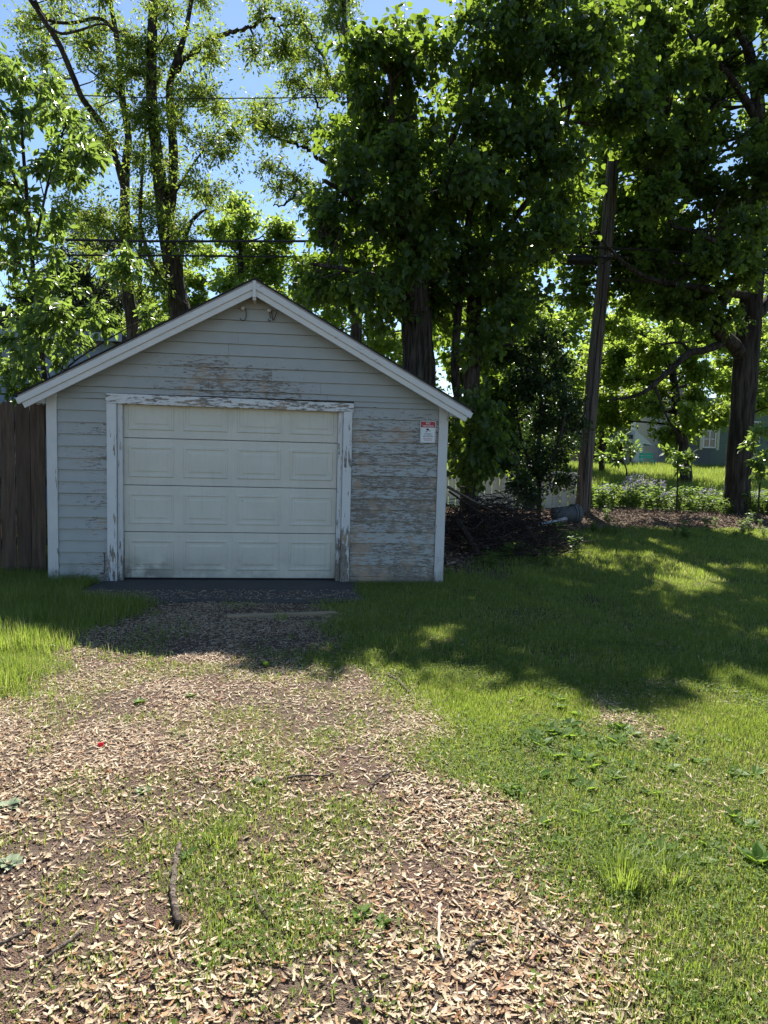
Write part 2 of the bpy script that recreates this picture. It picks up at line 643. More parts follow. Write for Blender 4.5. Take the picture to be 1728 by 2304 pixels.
v = COURSE0
LIN, RIN = U0 + 0.098, U1 - 0.098        # inner edges of the corner boards
while v < PEAK - 0.13:
    v1 = v + EXPO - 0.0025
    if v1 <= 2.115:
        board(LIN + 0.003, -0.158, v, v1)
        for s_, e_ in split_run(2.578, RIN - 0.003, 0.9 if random.random() < .3 else 2):
            board(s_ + .0012, e_ - .0012, v, v1)
    else:
        v0_ = v
        if v < 2.115:
            v0_ = 2.118
            board(LIN + .003, -0.164, v, v0_ - .001)
            board(2.592, RIN - .003, v, v0_ - .001)
        half = lambda q: (PEAK - 0.068 - q) / SL
        lo, hi = max(LIN + .003, PK - half(v0_)), min(RIN - .003, PK + half(v0_))
        tlo, thi = max(LIN + .003, PK - half(v1)), min(RIN - .003, PK + half(v1))
        if thi <= tlo: tlo, thi = PK - .004, PK + .004; v1 = PEAK - .07
        if True:
            runs = split_run(lo, hi, 1.9)
            for k, (s_, e_) in enumerate(runs):
                board(s_ + (.0012 if k else 0), e_ - (.0012 if k < len(runs) - 1 else 0), v0_, v1,
                      (tlo if k == 0 else s_ + .0012, thi if k == len(runs) - 1 else e_ - .0012))
    v += EXPO
# skirt boards at the bottom, worn and grey
for u_a, u_b in ((LIN + .003, -0.158), (2.578, RIN - .003)):
    a = Acc(); a.box((u_a, -0.012, -0.06), (u_b, 0.011, COURSE0 - 0.003)); a.build('skirt_board', PAINT, gar)
# corner boards
for u_a, u_b in ((U0 - .012, LIN), (RIN, U1 + .012)):
    top = zt(u_a if u_a < 1 else u_b) - 0.004
    a = Acc(); a.box((u_a, -0.030, -0.05), (u_b, 0.008, top)); bevel_obj(a.build('corner_board', CORNER, gar))
    a = Acc()
    if u_a < 1: a.box((u_a - .0, 0.009, -0.05), (u_a + .019, 0.10, top - 0.02))
    else: a.box((u_b - .019, 0.009, -0.05), (u_b, 0.10, top - 0.02))
    a.build('corner_return', CORNER, gar)
# door casing
for u_a, u_b in ((-0.155, -0.052), (2.472, 2.575)):
    a = Acc(); a.box((u_a, -0.034, -0.04), (u_b, 0.010, 2.002)); bevel_obj(a.build('door_casing', TRIM_V, gar))
a = Acc(); a.prism([(-0.162, 2.004), (2.590, 1.990), (2.590, 2.092), (-0.162, 2.114)], -0.036, 0.010)
bevel_obj(a.build('head_casing', TRIM_H, gar))
for u_a, u_b in ((-0.050, 0.004), (2.416, 2.470)):
    a = Acc(); a.box((u_a, 0.012, -0.03), (u_b, 0.16, 2.0)); bevel_obj(a.build('door_jamb', TRIM_V, gar), .003)
a = Acc(); a.box((-0.050, 0.0, 2.0015), (2.470, 0.16, 2.06)); a.build('door_header', TRIM_H, gar)

# overhead door
dm = M('door_enamel')
v_ = dm.coord('Object', (1, 1, 1), gar)
s3 = dm.n('ShaderNodeSeparateXYZ'); dm.l(v_, s3.inputs[0])
nz = dm.noise(v_, 3.5, 7, 0.65)
stain = dm.math('MULTIPLY', dm.rng(s3.outputs[2], 0.02, 0.50, 1, 0), dm.rng(nz, 0.36, 0.60))
corner_st = dm.math('MULTIPLY', dm.math('MULTIPLY', dm.rng(s3.outputs[0], 0.05, 0.75, 1, 0), dm.rng(s3.outputs[2], 0.05, 0.36, 1, 0)), dm.rng(nz, 0.36, 0.56))
base = dm.mix(dm.rng(nz, 0.3, 0.7), (0.62, 0.585, 0.49), (0.68, 0.645, 0.545))
streak = dm.noise(dm.coord('Object', (9, 1, 0.7), gar), 3.0, 4)
base = dm.mix(dm.rng(streak, 0.52, 0.75, 0, 0.30), base, (0.49, 0.48, 0.43))
base = dm.mix(dm.math('MULTIPLY', stain, 0.6), base, (0.26, 0.25, 0.20))
base = dm.mix(dm.math('MULTIPLY', corner_st, 0.8), base, (0.13, 0.12, 0.09))
chip = dm.rng(dm.vor(v_, 2.6), 0.010, 0.020, 1, 0)
base = dm.mix(chip, base, (0.03, 0.03, 0.03))
dm.bump(dm.noise(v_, 60, 2), 0.08, 0.002)
DOOR = dm.fin(base, 0.5, 0.35)
door = empty('garage_door', (0, 0, 0)); door.parent = gar
YD = 0.075
SECT = 0.533
for k in range(4):
    z0 = 0.032 + SECT * k
    a = Acc()
    a.box((0.006, YD, z0 + .002), (2.414, YD + .045, z0 + SECT - .004))
    o = a.build('door_section', DOOR, door)
    o.location = (random.uniform(-.001, .001), random.uniform(-.0015, .0015), 0)
    bevel_obj(o, .006, 2)
    for q in range(4):
        cx, cz = 0.006 + 2.408 * (q + .5) / 4, z0 + SECT / 2
        hw, hh = 0.252, 0.178
        prof = [(0, 0.0), (.010, .010), (.024, .010), (.036, .0015), (.060, .0015), (.078, .008)]
        V, F = [], []
        for ins, pr in prof:
            V += [(cx - hw + ins, YD - pr + .001, cz - hh + ins), (cx + hw - ins, YD - pr + .001, cz - hh + ins),
                  (cx + hw - ins, YD - pr + .001, cz + hh - ins), (cx - hw + ins, YD - pr + .001, cz + hh - ins)]
        for r in range(len(prof) - 1):
            for s_ in range(4):
                F.append((r * 4 + s_, r * 4 + (s_ + 1) % 4, r * 4 + 4 + (s_ + 1) % 4, r * 4 + 4 + s_))
        F.append(tuple(len(V) - 4 + s_ for s_ in range(4)))
        a = Acc(); a.add(V, np.array(F)); a.build('raised_panel', DOOR, door)
a = Acc(); a.box((0.006, YD + .008, 0.002), (2.414, YD + .035, 0.033)); a.build('rubber_seal', plain('black_rubber', (0.02, 0.02, 0.02), .8), door)

# rakes, roof deck, shingles
OV = 0.24                                # overhang in front of the wall
EAVE_L, EAVE_R = PK - 2.49, PK + 2.49


def rake_prism(side_, top_off, h, y0, y1, name, mat, run=2.49, start=0.0, nose=0.0):
    pts = []
    a_ = Acc()
    x_t, x_b = start, run
    zt0 = PEAK - top_off - SL * x_t; zt1 = PEAK - top_off - SL * x_b
    sg = side_
    poly = [(PK + sg * x_t, zt0 - h), (PK + sg * x_b - sg * nose, zt1 - h + nose * SL), (PK + sg * x_b, zt1), (PK + sg * x_t, zt0)]
    if sg < 0: poly = poly[::-1]
    a_.prism(poly, y0, y1)
    return a_.build(name, mat, gar)


shing = plain('asphalt_shingle', (0.035, 0.034, 0.036), 0.95, 0.1, 0.4, 40)
roof_wood = plain('roof_deck_wood', (0.42, 0.40, 0.36), 0.8, 0.15)
for sg in (-1, 1):
    rake_prism(sg, 0.018, 0.022, -OV + .012, DEP + .2, 'roof_deck', roof_wood, 2.47)
    rake_prism(sg, 0.000, 0.016, -OV - .012, DEP + .22, 'shingle_layer', shing, 2.505)
    bevel_obj(rake_prism(sg, 0.0405, 0.078, -OV - .004, -OV + .020, 'rake_trim', RAKE, 2.49, 0.0, 0.03), .004)
    bevel_obj(rake_prism(sg, 0.118, 0.070, -OV + .014, -OV + .036, 'rake_board', RAKE, 2.43, 0.0, 0.03), .004)
    # sloped soffit strip between rake board and wall
    rake_prism(sg, 0.0415, 0.014, -OV + .037, 0.010, 'soffit_board', roof_wood, 2.44)
    # rafter tails under the eaves
    for w_ in [0.03 + 0.6 * q for q in range(10)]:
        xs, xe = 2.10, 2.36
        z1, z2 = PEAK - .058 - SL * xs, PEAK - .058 - SL * xe
        pl = [(PK + sg * xs, z1 - .16), (PK + sg * xe, z2 - .10), (PK + sg * xe, z2), (PK + sg * xs, z1)]
        a = Acc(); a.prism(pl if sg > 0 else pl[::-1], w_, w_ + .05); a.build('rafter_tail', RAKE, gar)
    # boxed return at the front corner
    xs, xe = (PK - U0 if sg < 0 else U1 - PK) + .013, 2.38
    z1, z2 = PEAK - .058 - SL * xs, PEAK - .058 - SL * xe
    pl = [(PK + sg * xs, z1 - .150), (PK + sg * xe, z2 - .085), (PK + sg * xe, z2), (PK + sg * xs, z1)]
    a = Acc(); a.prism(pl if sg > 0 else pl[::-1], -OV + .060, -0.035); a.build('eave_return', CORNER, gar)
a = Acc(); a.box((PK - .02, -OV + .038, PEAK - .235), (PK + .02, 0.0, PEAK - .062)); bevel_obj(a.build('ridge_beam', RAKE, gar))
a = Acc(); a.box((PK - .018, -OV - .013, PEAK - .215), (PK + .018, -OV - .005, PEAK - .035)); bevel_obj(a.build('rake_cap', RAKE, gar), .002)
a = Acc(); a.box((U0 + .1, .1, -.02), (U1 - .1, DEP - .1, .02)); a.build('floor_slab', plain('garage_concrete', (.3, .29, .27), .9), gar)

# porcelain knobs with old wire, fixed to the gable
porc = plain('porcelain', (0.62, 0.60, 0.56), 0.3, 0.5, 0.1)
wire_m = plain('old_wire', (0.05, 0.045, 0.04), 0.6, 0.3)


def knob(u, v, wires, label):
    base_ = gpt(u, -0.012, v)
    e = empty('wire_knob', base_, GAR_YAW)
    a_ = Acc()
    prof = [(0.0, .026), (-.012, .026), (-.016, .018), (-.024, .018), (-.029, .027), (-.040, .024), (-.046, .010)]
    a_.tube([(0, y + .004, 0) for y, r in prof], [r for y, r in prof], 12)
    a_.build('porcelain_knob', porc, e, smooth_shade=True)
    for w_ in wires:
        a_ = Acc(); a_.tube(spline([(p[0], -.03 - .01 * (k % 2), p[1]) for k, p in enumerate(w_)], 6), .005, 6)
        a_.build('wire_end', wire_m, e)
    tag(e, label, 'insulator', None)


knob(1.320, 3.105, [[(.02, 0), (.035, -.03), (.036, -.10), (.02, -.135), (-.01, -.135), (-.03, -.115)]], 'porcelain knob on the gable with a hook-shaped loose wire')
knob(1.612, 3.095, [[(.02, 0), (.03, -.05), (.045, -.11), (.07, -.06), (.085, -.01)], [(0, -.02), (.01, -.06), (.014, -.09)], [(-.01, -.10), (.0, -.12), (.02, -.11)]],
     'porcelain knob on the gable with a V-shaped loose wire')
# bent wire left of the door
a = Acc(); a.tube(spline([(-.20, -.022, .33), (-.185, -.03, .31), (-.185, -.03, .12), (-.205, -.028, .10), (-.225, -.025, .10)], 5), .005, 6)
o = a.build('bent_wire', wire_m, None); o.location = (GAR_X, GAR_Y, GZ0); o.rotation_euler = (0, 0, GAR_YAW)
tag(o, 'thin bent wire standing against the boards beside the door casing', 'wire')

# ------------------------------------------------------------------ no trespassing sign
sg_l = gpt(3.4635, -0.0205, 1.79)
sign = empty('warning_sign', sg_l, GAR_YAW)
tag(sign, 'white and red NO TRESPASSING sign with a security camera symbol', 'sign')


def flat(name, col, rough=0.4):
    m = M(name)
    n_ = m.noise(m.coord('Object'), 25, 4)
    return m.fin(m.mix(m.rng(n_, .3, .7), tuple(q * .92 for q in col), col), rough, .4)


def rrect(w, h, r, n=5):
    pts = []
    for cx, cy, a0 in ((w / 2 - r, -h / 2 + r, -90), (w / 2 - r, h / 2 - r, 0), (-w / 2 + r, h / 2 - r, 90), (-w / 2 + r, -h / 2 + r, 180)):
        for k in range(n + 1):
            t = math.radians(a0 + 90 * k / n)
            pts.append((cx + r * math.cos(t), cy + r * math.sin(t)))
    return pts


S_W, S_H = 0.182, 0.255
W_S, R_S, K_S = flat('sign_white', (.74, .76, .75)), flat('sign_red', (.45, .03, .035)), flat('sign_black', (.012, .012, .014))
a = Acc(); a.prism(rrect(S_W, S_H, .014), -.004, 0.004); a.build('sign_plate', W_S, sign)
a = Acc(); a.prism(rrect(S_W - .012, S_H - .012, .011), -.0048, -.0042); a.build('border_line', K_S, sign)
a = Acc(); a.prism(rrect(S_W - .016, S_H - .016, .009), -.0056, -.0050); a.build('sign_face', W_S, sign)
a = Acc(); a.prism([(-.083, .052), (.083, .052), (.083, .1195), (-.083, .1195)], -.0066, -.0058); a.build('red_header', R_S, sign)


def text(s_, x, z, size, mat, y=-.0074, sx=1.0, name='lettering'):
    cu = bpy.data.curves.new('t', 'FONT')
    cu.body = s_; cu.size = size; cu.align_x = 'CENTER'; cu.align_y = 'CENTER'; cu.offset = size * 0.018
    to = bpy.data.objects.new('t', cu); COL.objects.link(to)
    bpy.context.view_layer.update()
    me = bpy.data.meshes.new_from_object(to.evaluated_get(bpy.context.evaluated_depsgraph_get()))
    bpy.data.objects.remove(to, do_unlink=True)
    me.materials.clear(); me.materials.append(mat)
    me.transform(Matrix.Translation((x, y, z)) @ Matrix.Rotation(math.pi / 2, 4, 'X') @ Matrix.Diagonal((sx, 1, 1, 1)))
    return link(name, me, sign)


text('NO', 0, .099, .034, W_S)
text('TRESPASSING', 0, .069, .0225, W_S, sx=.98)
cam_poly = [(-.022, .028), (-.018, .042), (.016, .030), (.020, .022), (.004, .014), (-.006, .020)]
a = Acc(); a.prism([(-.024, .030), (-.016, .022), (-.004, .019), (.006, .014), (.018, .030), (-.010, .044)], -.0066, -.0058)
a.prism([(-.010, .019), (-.018, .006), (-.028, .001), (-.028, -.008), (-.012, .001), (-.002, .017)], -.0066, -.0058)
a.build('camera_symbol', K_S, sign)
for k, x in enumerate((.014, .024)):
    a = Acc(); a.prism([(x, .006), (x + .004, .006), (x + .005, .018), (x + .001, .018)], -.0066, -.0058); a.build('signal_bar', K_S, sign)
text('THIS PROPERTY', .002, -.021, .0125, K_S, -.0064)
text('IS PROTECTED BY', .002, -.037, .0125, K_S, -.0064)
text('VIDEO SURVEILLANCE', .002, -.053, .0125, K_S, -.0064)
text('TRESPASSERS WILL', .002, -.078, .0135, R_S, -.0064)
text('BE PROSECUTED', .002, -.096, .0135, R_S, -.0064)

# ------------------------------------------------------------------ apron in front of the door
ap = M('worn_asphalt')
n_ = ap.noise(ap.world(), 3, 6, .6)
n2 = ap.noise(ap.world(), 60, 4, .7)
cc = ap.mix(ap.rng(n2, .3, .7), (.050, .046, .042), (.095, .088, .08))
cc = ap.mix(ap.rng(n_, .45, .7, 0, .6), cc, (.10, .085, .07))
ap.bump(n2, .4, .006)
APRON = ap.fin(cc, .9, .2)
a = Acc()
edge = []
for k in range(25):
    u = -.30 + 2.95 * k / 24
    edge.append((u, -1.05 - .14 * vnoise(u * 2.3, 3.3) - .06 * vnoise(u * 9, 7)))
poly = [(-.05, .06), (2.47, .06)] + [(2.62 + .05 * vnoise(k, 1), -.1 - .2 * k) for k in range(5)] + edge[::-1] + [(-.28 + .06 * vnoise(k, 5), -.9 + .2 * k) for k in range(5)]
pts = np.array([gpt(p[0], p[1], 0) for p in poly])
n = len(pts)
V = np.vstack([np.c_[pts[:, :2], np.full(n, .014)], np.c_[pts[:, :2], np.full(n, -.05)]])
i = np.arange(n)
a.add(V, [i[None, ::-1], np.stack([i, (i + 1) % n, (i + 1) % n + n, i + n], 1)])
tag(a.build('apron', APRON), kind='structure')

# ------------------------------------------------------------------ foliage tools
LANCE_T = np.array([(0, 0, 0), (-.16, .30, .05), (-.12, .68, .04), (0, 1, -.06), (.12, .68, .04), (.16, .30, .05)])
LANCE_F = np.array([(0, 3, 2, 1), (0, 5, 4, 3)])
HEART_T = np.array([(0, 0, 0), (-.40, .16, .07), (-.36, .58, .05), (0, 1, -.10), (.36, .58, .05), (.40, .16, .07)])
HEART_F = LANCE_F
OVAL_T = np.array([(0, 0, 0), (-.26, .28, .05), (-.24, .66, .04), (0, 1, -.05), (.24, .66, .04), (.26, .28, .05)])
OVAL_F = LANCE_F
DIA_T = np.array([(0, 0, 0), (-.22, .45, .05), (0, 1, 0), (.22, .45, -.03)])
DIA_F = np.array([(0, 3, 2, 1)])
BROAD_T = np.array([(0, 0, 0), (-.42, .42, .08), (0, 1, -.04), (.42, .42, .04)])
BROAD_F = DIA_F
SLIM_T = np.array([(0, 0, 0), (-.13, .45, .03), (0, 1, 0), (.13, .45, -.03)])
SLIM_F = DIA_F
MAPLE_T = np.array([(0, 0, 0), (-.30, .05, .04), (-.52, .45, .06), (-.20, .50, .02), (0, 1, -.08), (.20, .50, .02), (.52, .45, .06), (.30, .05, .04)])
MAPLE_F = np.array([(0, 3, 2, 1), (0, 5, 4, 3), (0, 7, 6, 5)])


def unit(v):
    return v / (np.linalg.norm(v, axis=-1, keepdims=True) + 1e-9)


def leaf_frames(dirv, nrm):
    y = unit(dirv)
    z = unit(nrm - (nrm * y).sum(-1, keepdims=True) * y)
    x = np.cross(y, z)
    return x, y, z


def leaf_geo(T, F, pos, dirv, nrm, size, rnd=None):
    n, k = len(pos), len(T)
    x, y, z = leaf_frames(dirv, nrm)
    s = size[:, None, None]
    V = pos[:, None] + s * (T[None, :, 0:1] * x[:, None] + T[None, :, 1:2] * y[:, None] + T[None, :, 2:3] * z[:, None])
    Fs = (F[None] + (np.arange(n) * k)[:, None, None]).reshape(-1, F.shape[1])
    r = np.repeat(RNG.random(n) if rnd is None else rnd, k)
    return V.reshape(-1, 3), Fs, r


def in_poly(poly, x, y):
    p = np.asarray(poly, float)
    res = np.zeros(len(x), bool)
    j = len(p) - 1
    for i in range(len(p)):
        cnd = ((p[i, 1] > y) != (p[j, 1] > y)) & (x < (p[j, 0] - p[i, 0]) * (y - p[i, 1]) / (p[j, 1] - p[i, 1] + 1e-12) + p[i, 0])
        res ^= cnd
        j = i
    return res


def clumps_poly(poly, step, Y, spread, seed, jit=0.45, keep=1.0):
    """scatter clump centres through a crown whose outline is poly"""
    r = np.random.default_rng(seed)
    p = np.asarray(poly, float)
    xs = np.arange(p[:, 0].min(), p[:, 0].max() + step, step)
    ys = np.arange(p[:, 1].min(), p[:, 1].max() + step, step * 0.9)
    X, YY = np.meshgrid(xs, ys)
    X = X.ravel() + r.uniform(-jit, jit, X.size) * step
    YY = YY.ravel() + r.uniform(-jit, jit, YY.size) * step
    ok = in_poly(poly, X, YY) & (r.random(X.size) < keep)
    X, YY = X[ok], YY[ok]
    D = Y + r.uniform(-1, 1, len(X)) * spread
    return [(X[i], YY[i], D[i]) for i in range(len(X))]


def clear_pole(c_, half=62):
    # no clump hangs between the viewer's side of the yard and the pole shaft
    if 1185 < c_[0] < 1305 and 505 < c_[1] < 620 and c_[2] < 17.6: return False
    return not (c_[1] > 330 and abs(c_[0] - (1322 - (c_[1] - 390) * .0815)) < half and c_[2] < 17.8)




class Tree:
    def __init__(s, name, base, label, cat, bark, group=None, seed=0):
        s.base = np.array([base[0], base[1], float(gz(base[0], base[1]))])
        s.root = empty(name, tuple(s.base))
        tag(s.root, label, cat, group)
        s.bark = bark
        s.nodes = []
        s.tw = Acc()
        s.r = np.random.default_rng(seed + 100)
        s.leaves = []

    def limb(s, pts, name='limb', sides=10, lump=0.12, nsub=6, wob=0.0, wpx=True):
        """pts: (px, py, Y, radius_px) or world (x,y,z,r)"""
        q = []
        for p in pts:
            if wpx:
                w = P(p[0], p[1], p[2]); q.append((*w, p[3] * KPX * p[2] / FPX))
            else:
                q.append(p)
        q = spline(q, nsub)
        xyz = q[:, :3].copy()
        if wob: xyz[1:-1] += s.r.normal(0, wob, (len(q) - 2, 3))
        a = Acc()
        a.tube(xyz, np.maximum(q[:, 3], .004), sides, lump)
        a.build(name, s.bark, s.root, s.base, True)
        s.nodes.append(np.c_[xyz, q[:, 3]])
        return xyz

    def trunk(s, pts, flare=1.5, sides=16, **kw):
        p0 = pts[0]
        w = P(p0[0], p0[1], p0[2]); r0 = p0[3] * KPX * p0[2] / FPX
        zb = s.base[2] - 0.15
        q = [(s.base[0], s.base[1], zb, r0 * flare), (s.base[0] * .9 + w[0] * .1, s.base[1], zb + .22 + .05 * (w[2] - zb), r0 * (1 + (flare - 1) * .35))]
        q += [(*P(p[0], p[1], p[2]), p[3] * KPX * p[2] / FPX) for p in pts]
        s.limb(q, 'trunk', sides, 0.10, wpx=False, **kw)

    def crown(s, clumps, rad, twigs, lpt, size, T, F, mat, droop=0.3, flat_=0.5, name='crown', branch_r=0.018, twig_r=0.004,
              singles=0, rad_m=None, size_var=.48, leaf_span=.6, keep_branches=True, spread=0.10, max_reach=6.0):
        r = s.r
        nodes = np.concatenate(s.nodes)
        pos, dr, up = [], [], []
        for (cx, cy, D) in clumps:
            c = P(cx, cy, D)
            R = (rad * KPX * D / FPX) if rad_m is None else rad_m
            d = np.linalg.norm(nodes[:, :3] - c, axis=1) + np.maximum(0, nodes[:, 2] - c[2] + .2) * 1.2
            k = int(np.argmin(d))
            st = nodes[k, :3]
            if keep_branches:
                mid = (st + c) / 2 + r.normal(0, .12, 3) * min(1.0, np.linalg.norm(c - st)) + np.array([0, 0, .05])
                m2 = st * .25 + c * .75 + r.normal(0, .08, 3) * min(1.0, np.linalg.norm(c - st))
                br = spline(np.array([st, mid, m2, c]), 3)
                r0 = min(nodes[k, 3] * .6, branch_r * (0.6 + 0.35 * np.linalg.norm(c - st)))
                s.tw.tube(br, np.linspace(max(r0, twig_r * 1.5), twig_r * 1.2, len(br)), 5, 0.0, False)
            else:
                br = np.array([c, c])
            tips = r.normal(0, 1, (twigs, 3))
            tips = unit(tips) * (r.random((twigs, 1)) ** 0.45) * R * np.array([1.0, 1.0, .8])
            tips = c + tips
            s0 = br[r.integers(len(br) // 2, len(br), twigs)]
            for q in range(twigs):
                a_, b_ = s0[q], tips[q]
                L = np.linalg.norm(b_ - a_)
                mid = (a_ + b_) / 2 + r.normal(0, .07, 3) * L + np.array([0, 0, .06 * L])
                tp = np.array([a_, mid, b_])
                if D > 18: s.tw.tube(tp[::2], [twig_r, twig_r * .4], 3, 0.0, False)
                else: s.tw.tube(tp, [twig_r, twig_r * .7, twig_r * .35], 3, 0.0, False)
                t = 1 - leaf_span * r.random(lpt) ** 1.3
                pp = np.where(t[:, None] < .5, a_ + (mid - a_) * (t[:, None] * 2), mid + (b_ - mid) * (t[:, None] * 2 - 1))
                pos.append(pp + r.normal(0, spread * R * .35 + .01, (lpt, 3)))
                ax = unit(b_ - a_)
                dr.append(ax[None] * .6 + r.normal(0, .6, (lpt, 3)) + np.array([0, 0, -droop]))
                up.append(r.normal(0, flat_, (lpt, 3)) + np.array([0, 0, 1.0]))
        pos, dr, up = map(np.concatenate, (pos, dr, up))
        sz = size * (1 + size_var * r.uniform(-1, 1, len(pos)))
        if singles:
            px, py, dd = project(pos)
            on = (px > 5) & (px < 1650) & (py > 5) & (py < 1150)
            score = np.where(on, sz / dd, 0) * (1 + 0.1 * r.random(len(pos)))
            idx = np.argsort(-score)[:singles]
            lm = np_mesh('leaf', T, [F], mat, None)
            x, y, z = leaf_frames(dr[idx], up[idx])
            for k, i in enumerate(idx):
                o = bpy.data.objects.new('leaf', lm)
                COL.objects.link(o)
                o.parent = s.root
                mt = Matrix.Identity(4)
                for a_ in range(3):
                    mt[a_][0], mt[a_][1], mt[a_][2] = x[k][a_] * sz[i], y[k][a_] * sz[i], z[k][a_] * sz[i]
                    mt[a_][3] = pos[i][a_] - s.base[a_]
                o.matrix_basis = mt
            m_ = np.ones(len(pos), bool); m_[idx] = False
            pos, dr, up, sz = pos[m_], dr[m_], up[m_], sz[m_]
        V, Fs, rn = leaf_geo(T, F, pos, dr, up, sz)
        o = link(name, np_mesh(name, V - s.base, [Fs], mat, rn), s.root)
        tag(o, kind='stuff')
        return o

    def finish(s):
        if s.tw.n:
            tag(s.tw.build('twigs', s.bark, s.root, s.base), kind='stuff')


BARK_D = bark_mat('dark_bark', (0.018, 0.015, 0.012), (0.085, 0.072, 0.058), 10, .12)
BARK_L = bark_mat('brown_bark', (0.022, 0.018, 0.014), (0.11, 0.088, 0.066), 12, .14)
BARK_B = bark_mat('furrowed_bark', (0.020, 0.017, 0.014), (0.13, 0.105, 0.085), 14, .10)
LF_BIG = leaf_mat('broad_leaf', (.022, .048, .014), (.045, .080, .020), (.30, .44, .045), .36, .35, .45)
LF_LOC = leaf_mat('feathery_leaf', (.055, .095, .022), (.10, .15, .035), (.34, .46, .06), .5, .25, .5, (.19, .20, .03))
LF_SAP = leaf_mat('sapling_leaf', (.048, .095, .026), (.088, .14, .036), (.31, .45, .07), .30, .5, .48)
LF_MAP = leaf_mat('maple_leaf', (.026, .052, .016), (.050, .085, .024), (.28, .40, .045), .42, .3, .5)
LF_SUN = leaf_mat('sunny_leaf', (.070, .120, .024), (.12, .17, .032), (.40, .54, .07), .45, .3, .55)
LF_SHR = leaf_mat('shrub_leaf', (.018, .040, .014), (.035, .062, .020), (.10, .18, .03), .35, .35, .3)
LF_CON = leaf_mat('conifer_needle', (.020, .032, .018), (.035, .050, .025), (.05, .08, .02), .6, .15, .2)

# ------------------------------------------------------------------ tall feathery trees behind the garage
t = Tree('tall_tree', P(396, 760, 19.5)[:2], 'tall sparse tree with a twin-forked brown trunk behind the garage roof', 'tree', BARK_L, seed=1)
t.trunk([(392, 720, 19.5, 22.1), (384, 640, 19.5, 20.4), (360, 500, 19.5, 17.8), (348, 420, 19.5, 14.4), (338, 330, 19.4, 12.2), (328, 230, 19.3, 10.8), (328, 120, 19.2, 10.1), (332, 0, 19, 8.6), (338, -90, 18.8, 6.5)], 1.35)
t.limb([(362, 480, 19.5, 11.9), (372, 400, 19.6, 10.1), (374, 320, 19.7, 9.4), (367, 230, 19.8, 7.9), (370, 165, 19.8, 7.2), (392, 100, 19.7, 5.8), (412, 10, 19.5, 4.3), (420, -70, 19.4, 2.9)])
t.limb([(370, 170, 19.8, 5.8), (398, 132, 19.6, 5.8), (440, 98, 19.2, 5.0), (480, 75, 19.0, 4.7), (515, 66, 18.9, 4.3), (548, 56, 18.9, 3.6), (585, 38, 18.8, 2.9), (602, 58, 18.8, 2.2), (650, 48, 18.8, 1.4)], wob=.02)
t.limb([(600, 50, 18.8, 2.2), (612, 75, 18.8, 1.8), (630, 88, 18.8, 1.4), (628, 110, 18.8, 0.9)], nsub=4)
t.limb([(540, 60, 18.9, 2.2), (548, 80, 18.9, 1.8), (545, 96, 18.9, 1.1)], nsub=3)
t.limb([(388, 600, 19.5, 6.8), (392, 550, 19.3, 5.1), (408, 490, 19.0, 4.2), (430, 462, 18.9, 3.4), (446, 452, 18.8, 1.7)])
t.limb([(330, 260, 19.4, 4.3), (306, 250, 19.2, 3.6), (292, 275, 19.1, 2.2)], nsub=4)
t.limb([(352, 460, 19.5, 5.1), (400, 380, 18.9, 2.5), (450, 310, 18.5, 1.8), (490, 260, 18.3, 1.1)])
t.limb([(398, 660, 19.3, 6.0), (345, 600, 19.0, 5.1), (318, 540, 18.9, 4.2), (300, 470, 18.8, 2.5)])
pl = [(270, -30), (470, -30), (480, 120), (450, 200), (540, 270), (560, 340), (500, 430), (420, 440), (400, 600), (300, 650), (280, 450), (280, 200)]
cl = clumps_poly(pl, 56, 19.3, 1.8, 3, keep=.75)
cl += [(560, 20, 18.8), (600, 110, 18.7), (640, 30, 18.8), (620, 100, 18.7), (545, 110, 18.8)]
t.crown(cl, 64, 42, 15, .098, DIA_T, DIA_F, LF_LOC, .45, .7, spread=.14, leaf_span=.8)
t.finish()

t = Tree('tall_tree', P(293, 780, 20.6)[:2], 'tall sparse tree with a slimmer straight trunk beside the twin-forked one', 'tree', BARK_L, seed=2)
t.trunk([(288, 730, 20.6, 13.6), (276, 640, 20.6, 12.8), (272, 560, 20.6, 11.9), (270, 460, 20.6, 11.0), (272, 360, 20.6, 8.6), (277, 290, 20.5, 7.2), (262, 200, 20.4, 6.5), (256, 110, 20.3, 5.8), (238, 0, 20.2, 4.3), (228, -80, 20, 2.9)], 1.3)
t.limb([(272, 420, 20.6, 7.9), (258, 370, 20.5, 7.2), (240, 310, 20.3, 6.5), (215, 262, 20.0, 6.5), (180, 215, 19.6, 6.1), (160, 170, 19.4, 5.8), (130, 100, 19.2, 5.8), (98, 48, 19.1, 5.0), (60, -10, 19, 4.3), (40, -60, 19, 2.9)])
t.limb([(98, 50, 19.1, 2.9), (130, 72, 19.0, 2.9), (170, 66, 19, 2.5), (220, 52, 19, 2.2), (260, 70, 19, 2.2)])
t.limb([(75, 0, 19.0, 3.6), (100, 40, 19.3, 3.6), (150, 50, 19.7, 3.2), (215, 40, 20.1, 3.6), (250, 70, 20.3, 4.3)])
t.limb([(300, 740, 19.9, 4.2), (303, 600, 19.8, 4.2), (303, 450, 19.8, 3.8), (310, 330, 19.7, 2.9), (318, 230, 19.6, 2.2), (322, 140, 19.5, 1.4)], 'limb')
t.limb([(275, 560, 20.6, 5.1), (240, 500, 20.2, 3.4), (190, 475, 19.9, 2.5), (140, 430, 19.7, 1.4)])
t.limb([(262, 210, 20.4, 2.9), (225, 175, 20.0, 2.2), (190, 150, 19.8, 1.4)], nsub=4)
pl = [(0, 20), (60, -30), (300, -30), (300, 300), (300, 560), (240, 640), (120, 600), (120, 420), (160, 300), (60, 200), (0, 130)]
cl = clumps_poly(pl, 56, 20.2, 1.8, 4, keep=.78)
